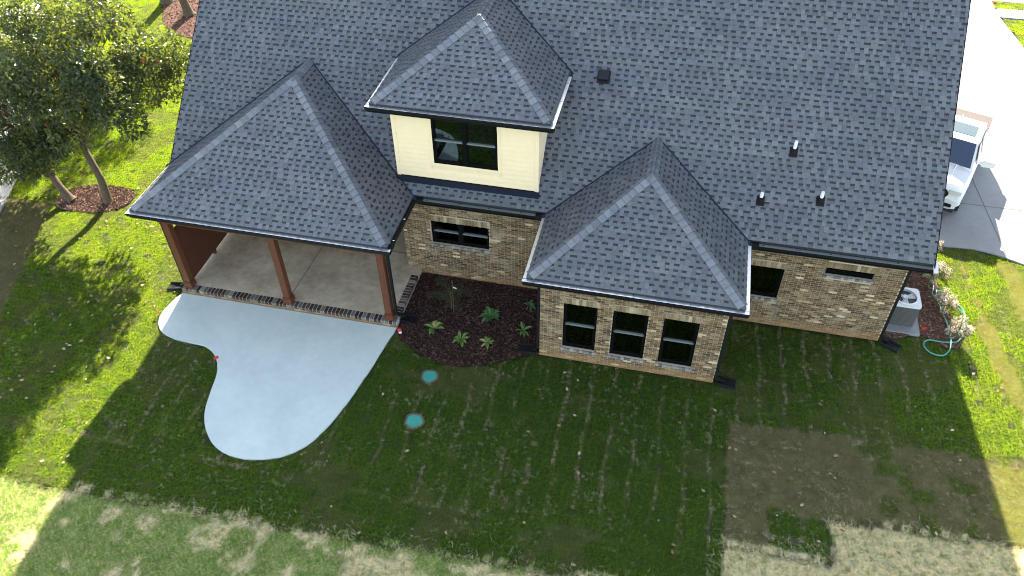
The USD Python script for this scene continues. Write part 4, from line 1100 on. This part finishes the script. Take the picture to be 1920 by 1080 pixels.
for i in range(3):
    a = i * 2.094 + .5; c, s = math.cos(a), math.sin(a)
    v = [(.08 * c - .05 * s, .08 * s + .05 * c, .725), (.08 * c + .06 * s, .08 * s - .06 * c, .712), (.27 * c + .13 * s, .27 * s - .13 * c, .714), (.27 * c - .08 * s, .27 * s + .08 * c, .738)]
    v += [(x, y, z - .004) for x, y, z in v]
    put('fan_blade', (np.array(v), np.array([[3, 2, 1, 0], [4, 5, 6, 7], [0, 1, 5, 4], [1, 2, 6, 5], [2, 3, 7, 6], [3, 0, 4, 7]])[:, ::-1]), MT['ac_top'], ac)
gr = MB()
for i in range(16):
    a = i * np.pi / 8; gr.tube([(.06 * math.cos(a), .06 * math.sin(a), .775), (.29 * math.cos(a), .29 * math.sin(a), .77)], [.0022, .0022], 4, cap=False)
for q in (.12, .2, .26):
    an = np.linspace(0, 2 * np.pi, 33); gr.tube(np.stack([q * np.cos(an), q * np.sin(an), 0 * an + .774], -1), .0022, 4, cap=False)
put('grille', gr.arrays(), MT['ac_dark'], ac)

# flowering shrubs
SHR = [((10.62, 6.35), .45, 'flowering shrub at the back of the side bed near the driveway'), ((10.55, 5.1), .62, 'tall flowering shrub under the roof corner'),
       ((10.72, 3.9), .55, 'flowering shrub in the middle of the side bed within the hose loops'), ((10.92, 2.92), .58, 'flowering shrub at the lawn end of the side bed')]
for i, ((x, y), s, lab) in enumerate(SHR):
    t = thing('flowering_shrub', lab, 'shrub', (x, y, 0), 0, 'flowering shrubs in the side bed')
    r = np.random.default_rng(60 + i); mb = MB(); cs, rs = [], []
    for j in range(14):
        az = r.uniform(0, 6.28); l = s * r.uniform(.2, .55); z = s * r.uniform(.45, 1.15)
        mb.tube([(0, 0, 0), (l * .4 * math.cos(az), l * .4 * math.sin(az), z * .6), (l * math.cos(az), l * math.sin(az), z)], [.012, .008, .004], 5)
        cs.append((l * math.cos(az), l * math.sin(az), z)); rs.append(s * .2)
    put('stem', mb.arrays(), MT['stem'], t)
    v, f, tn = leaf_cloud(1300, cs, rs, (.03, .06), r); put('foliage', (v, f), MT['shrub_leaf'], t, tone=tn)
    cs2 = [(a, b, c + .05) for a, b, c in cs]
    v, f, tn = leaf_cloud(750, cs2, [q * .85 for q in rs], (.035, .065), r, upbias=.8); put('blossom', (v, f), MT['blossom'], t, tone=tn)

# garden hose
hp = spline([(9.0, 6.0, .35), (9.7, 5.75, .12), (10.2, 5.65, .05), (10.55, 5.35, .06), (10.62, 4.95, .06), (10.55, 4.6, .05), (10.72, 4.35, .06), (10.9, 4.55, .05), (10.85, 4.75, .05), (10.66, 4.7, .07), (10.7, 4.0, .06), (10.78, 3.4, .06), (10.76, 2.95, .06),
             (10.95, 3.0, .06), (11.2, 3.5, .04), (11.32, 4.0, .04), (11.15, 4.4, .04), (11.0, 4.3, .05), (11.28, 3.95, .07), (11.22, 3.4, .05), (10.98, 2.85, .05), (10.6, 2.72, .05), (10.2, 2.72, .04), (10.05, 2.5, .04), (10.2, 2.25, .04), (10.5, 2.22, .04), (10.72, 2.5, .05), (10.8, 2.9, .06)], 7)
hv = MB().tube(hp, .017, 8)
tag(put('garden_hose', hv.arrays(), MT['hose'], smooth=True), 'teal green garden hose looped through the side bed onto the grass', 'hose')

# fallen leaves on the lawn
r = np.random.default_rng(90); mb = MB()
for i in range(330):
    if i < 170: x, y = r.uniform(-17.5, -10.9), r.uniform(-4.5, 4.5)
    else: x, y = r.uniform(-11, 13), r.uniform(-7, 2)
    if contains_xy(unary_union([hard, mulched]).buffer(.05), x, y): continue
    s = r.uniform(.03, .075) * (1.0 if i < 170 else .9); az = r.uniform(0, 6.28); c, sn = math.cos(az), math.sin(az)
    P = lambda a, b, z: (x + s * (a * c - b * sn), y + s * (a * sn + b * c), .035 + z)
    cu = r.uniform(.0, .03)
    v = [P(-1, 0, cu), P(-.2, .55, 0.012), P(.35, .45, .02), P(1, 0, cu), P(.35, -.45, .02), P(-.2, -.55, .012), P(.1, 0, .0)]
    ty = float(r.uniform(0, 1)); mb.add(v, [[6, 0, 1], [6, 1, 2], [6, 2, 3], [6, 3, 4], [6, 4, 5], [6, 5, 0]], (ty, ty, ty))
tag(mb.put('fallen_leaves', MT['dry_leaf']), 'pale tan fallen leaves scattered over the lawn', 'leaves', kind='stuff')

# ------------------------------------------------------------------ trees
def tree(name, label, cat, loc, trunk, crown, nleaf, seed, group=None, mat='tree_leaf', red=0, leaf=(.11, .21), clumps=60, r0=.14, extra=()):
    r = np.random.default_rng(seed)
    t = thing(name, label, cat, loc, 0, group)
    tp = spline(trunk, 6); rad = np.linspace(r0, r0 * .45, len(tp)); rad[0] *= 1.35; rad[1] *= 1.12
    mb = MB().tube(tp, rad, 12)
    (cx, cy, cz), (rx, ry, rz) = crown
    cs, rs = [], []
    for q in extra: cs.append(np.array(q)); rs.append(.55); mb.tube(spline([tp[-6], (tp[-6] + q) / 2 + (0, 0, .2), q], 4), np.linspace(.034, .008, 9), 6)
    for i in range(clumps):
        d = r.normal(0, 1, 3); d /= np.linalg.norm(d)
        q = r.uniform(.35, 1.0) ** .5
        c = np.array((cx + rx * d[0] * q, cy + ry * d[1] * q, cz + rz * d[2] * q))
        if d[2] < -.6 and q > .7: c[2] += .35 * rz
        cs.append(c); rs.append(r.uniform(.35, .70))
        s = tp[min(len(tp) - 1, int(len(tp) * r.uniform(.5, 1)))]
        m1 = (s * .5 + c * .5) + np.array((0, 0, .18)) + r.normal(0, .12, 3)
        mb.tube(spline([s, m1, c], 4), np.linspace(.034, .008, 9), 6)
    put('trunk', mb.arrays(), MT['bark'], t, smooth=50)
    v, f, tn = leaf_cloud(nleaf, np.array(cs), np.array(rs), leaf, r)
    put('crown', (v, f), MT[mat], t, tone=tn)
    for i in range(red):
        k = r.integers(len(cs)); d = r.normal(0, 1, 3); d /= np.linalg.norm(d); d[1] = -abs(d[1]); d[2] = abs(d[2])
        m = trimesh.creation.icosphere(1, r.uniform(.022, .04)); m.vertices[:, 2] *= 1.4; m.apply_translation(cs[k] + d * rs[k] * .95)
        put('seed_pod', m, MT['red'], t, smooth=True)
    return t
tree('tree', 'big leafy tree with red seed pods and a curved trunk at the lawn edge', 'tree', (-15.28, 3.55, 0), [(0, 0, 0), (-.05, .15, .8), (-.45, .45, 1.7), (-.6, .7, 2.6), (-.3, .9, 3.6)], ((.0, 1.0, 4.35), (2.85, 2.3, 2.25)), 23000, 11, red=14, clumps=75, extra=((1.6, 2.6, 3.3), (2.0, 2.5, 3.9), (2.3, 2.8, 4.0), (1.2, 2.2, 2.9), (2.2, 2.2, 3.3), (2.5, 2.4, 4.4)))
tree('tree', 'leafy tree whose low branches hang over the curved road', 'tree', (-16.5, 3.35, 0), [(0, 0, 0), (-.35, .1, .5), (-.8, .4, 1.1), (-1.2, .7, 1.8), (-1.4, .8, 2.6)], ((-1.6, .75, 2.85), (2.4, 2.0, 2.35)), 23000, 12, red=8, clumps=70, extra=((-.9, .25, 1.25), (-1.4, .2, .95), (-.5, .2, 1.65), (-1.9, .0, 1.1), (-1.0, .0, 1.7), (-2.3, .1, .9)))
tree('tree', 'far tree trunk in the mulch patch, left one of the two', 'tree', (-21.2, 17.6, 0), [(0, 0, 0), (.0, .1, 1.5), (.2, .2, 3)], ((0, 0, 5), (2.4, 2.4, 2.4)), 6000, 13, clumps=36, r0=.26)
tree('tree', 'far tree trunk in the mulch patch, right one beside the roof edge', 'tree', (-19.5, 16.6, 0), [(0, 0, 0), (-.25, .1, 1.2), (-.6, .3, 3)], ((-.4, .4, 5), (2.4, 2.4, 2.4)), 6000, 14, clumps=36, r0=.22)

# ------------------------------------------------------------------ pickup truck (local: x to the viewer's right, y towards its tail, z up; origin at the front, right side)
K = (.97, .71, 1.0)
tk = thing('pickup_truck', 'white pickup truck with sunroof parked on the driveway', 'truck', (11.62, 8.18, .03), -20.5, scale=K)
def loft(secs, n_close=True):
    """secs: rings of equal point count, joined; ends capped by fans."""
    S = np.array(secs, float); a, b, _ = S.shape; f = []
    for i in range(a - 1):
        for j in range(b): f.append([i * b + j, i * b + (j + 1) % b, (i + 1) * b + (j + 1) % b, (i + 1) * b + j])
    v = S.reshape(-1, 3); tri = []
    for q in f: tri += [[q[0], q[1], q[2]], [q[0], q[2], q[3]]]
    for e_ in (0, a - 1):
        c = len(v); v = np.vstack([v, S[e_].mean(0)])
        for j in range(b): tri.append([c, e_ * b + j, e_ * b + (j + 1) % b])
    m = trimesh.Trimesh(v, tri, process=False); trimesh.repair.fix_normals(m)
    return m
TW = 2.04
def ring(y, zt, zb, inset_t, inset_s, crown=.04):
    l, rr_ = -TW + inset_s, -inset_s
    return [(l, y, zb), (rr_, y, zb), (rr_, y, zb + (zt - zb) * .55), (rr_ - .03, y, zt - .10), (rr_ - inset_t, y, zt - .015), ((l + rr_) / 2 + .45, y, zt + crown), ((l + rr_) / 2 - .45, y, zt + crown), (l + inset_t, y, zt - .015), (l + .03, y, zt - .10), (l, y, zb + (zt - zb) * .55)]
put('body', loft([ring(.16, .98, .62, .20, .17, .0), ring(.22, 1.10, .45, .18, .10, .02), ring(.5, 1.15, .42, .16, .02, .04), ring(1.1, 1.20, .42, .16, 0, .05), ring(1.62, 1.24, .42, .15, 0, .05), ring(2.4, 1.24, .42, .12, 0), ring(4.2, 1.26, .42, .1, 0), ring(6.3, 1.30, .45, .08, .02, .0), ring(6.4, 1.24, .5, .08, .05, .0)]), MT['paint'], tk, smooth=35)
cab = loft([[(-TW + .08, 1.55, 1.2), (-.08, 1.55, 1.2), (-.12, 1.62, 1.26), (-TW + .12, 1.62, 1.26)], [(-TW + .08, 2.2, 1.2), (-.08, 2.2, 1.2), (-.26, 2.36, 1.86), (-TW + .26, 2.36, 1.86)], [(-TW + .06, 2.6, 1.2), (-.06, 2.6, 1.2), (-.24, 2.65, 1.93), (-TW + .24, 2.65, 1.93)],
            [(-TW + .06, 3.9, 1.2), (-.06, 3.9, 1.2), (-.24, 4.0, 1.93), (-TW + .24, 4.0, 1.93)], [(-TW + .08, 4.5, 1.2), (-.08, 4.5, 1.2), (-.26, 4.36, 1.86), (-TW + .26, 4.36, 1.86)]])
put('cab', cab, MT['paint'], tk, smooth=25)
put('windshield', MB().add([(-TW + .17, 1.63, 1.275), (-.17, 1.63, 1.275), (-.295, 2.33, 1.862), (-TW + .295, 2.33, 1.862), (-TW + .17, 1.70, 1.24), (-.17, 1.70, 1.24), (-.295, 2.4, 1.83), (-TW + .295, 2.4, 1.83)], [[0, 1, 2, 3], [1, 5, 6, 2], [0, 3, 7, 4], [3, 2, 6, 7], [0, 4, 5, 1]]).arrays(), MT['carglass'], tk)
put('sunroof', MB().tm(extrude(sbox(-TW + .42, 2.72, -.42, 3.62).buffer(-.07).buffer(.07), .012, 1.93)).arrays(), MT['carglass_roof'], tk)
for sx, x0, x1 in ((1, -.055, -.235), (-1, -TW + .055, -TW + .235)):
    for (ya, yb_) in ((2.12, 3.05), (3.14, 4.2)):
        o_ = .006 * sx
        v = [(x0 + o_, ya + .02, 1.27), (x0 + o_, yb_, 1.27), (x1 + .05 * sx + o_, yb_ - .12, 1.80), (x1 + .05 * sx + o_, ya + .32 if ya < 2.5 else ya + .03, 1.80)]
        v2 = [(x - .02 * sx, y, z) for x, y, z in v]
        put('side_window', MB().add(v + v2, [[0, 1, 2, 3], [4, 7, 6, 5], [0, 4, 5, 1], [1, 5, 6, 2], [2, 6, 7, 3], [3, 7, 4, 0]]).arrays(), MT['carglass'], tk)
for xa, xb in ((-1.42, -.04), (-.66, .04)):
    put('hood_ridge', MB().add([(xa, .75, 1.195), (xa + .06, .75, 1.195), (xa + .06 + xb, 1.55, 1.29), (xa + xb, 1.55, 1.29), (xa + .03, .75, 1.22), (xa + .03 + xb, 1.55, 1.315)], [[0, 4, 5, 3], [4, 1, 2, 5], [0, 1, 4, 4], [3, 5, 2, 2]]).arrays(), MT['paint'], tk)
put('bed_cover', MB().box(-TW + .14, 4.58, 1.30, -.14, 6.26, 1.385).arrays(), MT['bedcover'], tk)
for x in (-.125, -TW + .03): put('bed_rail', MB().box(x, 4.55, 1.26, x + .09, 6.32, 1.40).arrays(), MT['paint'], tk)
put('grille', MB().tm(loft([[(-1.52, .10, .70), (-.52, .10, .70), (-.44, .12, .84), (-.54, .14, .98), (-1.50, .14, .98), (-1.60, .12, .84)], [(-1.52, .20, .70), (-.52, .20, .70), (-.44, .22, .84), (-.54, .24, .98), (-1.50, .24, .98), (-1.60, .22, .84)]])).arrays(), MT['black'], tk)
gb = MB()
for z in (.76, .83, .90): gb.box(-1.5, .085, z, -.54, .11, z + .02)
put('grille_bar', gb.arrays(), MT['chrome'], tk)
for x0, x1 in ((-.46, -.10), (-TW + .10, -TW + .46)):
    put('headlight', MB().tm(loft([[(x0, .10, .86), (x1, .17, .88), (x1, .20, .99), (x0, .13, 1.0)], [(x0, .3, .86), (x1, .3, .88), (x1, .32, .99), (x0, .32, 1.0)]])).arrays(), MT['lamp'], tk)
put('bumper', loft([[(-TW + .12, .12, .40), (-TW + .3, .0, .40), (-.3, .0, .40), (-.12, .12, .40), (-.10, .13, .62), (-.3, .0, .66), (-TW + .3, .0, .66), (-TW + .10, .13, .62)], [(-TW + .12, .4, .40), (-TW + .3, .4, .40), (-.3, .4, .40), (-.12, .4, .40), (-.10, .4, .62), (-.3, .4, .66), (-TW + .3, .4, .66), (-TW + .10, .4, .62)]]), MT['paint'], tk, smooth=30)
put('bumper_vent', MB().box(-1.45, -.012, .50, -.60, .05, .60).box(-.50, -.005, .47, -.24, .08, .55).box(-TW + .24, -.005, .47, -TW + .5, .08, .55).arrays(), MT['black'], tk)
put('front_valance', MB().box(-TW + .14, .06, .27, -.14, .4, .40).arrays(), MT['tyre'], tk)
for sx, x in ((1, -.02), (-1, -TW + .02)):
    put('mirror', MB().par((x, 2.14, 1.30), (sx * .12, -.02, .02), (0, .05, 0), (0, 0, .05)).tm(loft([[(x + sx * .12, 2.06, 1.27), (x + sx * .48, 2.10, 1.30), (x + sx * .48, 2.12, 1.48), (x + sx * .10, 2.09, 1.50)], [(x + sx * .10, 2.22, 1.28), (x + sx * .46, 2.24, 1.31), (x + sx * .46, 2.24, 1.46), (x + sx * .10, 2.22, 1.48)]])).arrays(), MT['paint'], tk)
put('antenna', MB().tm(loft([[(-1.06, 4.0, 1.90), (-.98, 4.0, 1.90), (-1.02, 4.06, 2.02)], [(-1.05, 4.2, 1.90), (-.99, 4.2, 1.90), (-1.02, 4.2, 2.03)]])).arrays(), MT['paint'], tk)
for x in (-.13, -TW + .13):
    for y in (1.0, 5.2):
        wv = trimesh.creation.cylinder(radius=.40, height=.26, sections=28); wv.apply_transform(trimesh.transformations.rotation_matrix(np.pi / 2, (0, 1, 0))); wv.apply_translation((x, y, .40))
        wp = put('wheel', wv, MT['tyre'], tk, smooth=30)
        rm = trimesh.creation.cylinder(radius=.25, height=.27, sections=20); rm.apply_transform(trimesh.transformations.rotation_matrix(np.pi / 2, (0, 1, 0))); rm.apply_translation((x, y, .40))
        put('rim', rm, MT['chrome'], wp, smooth=30)
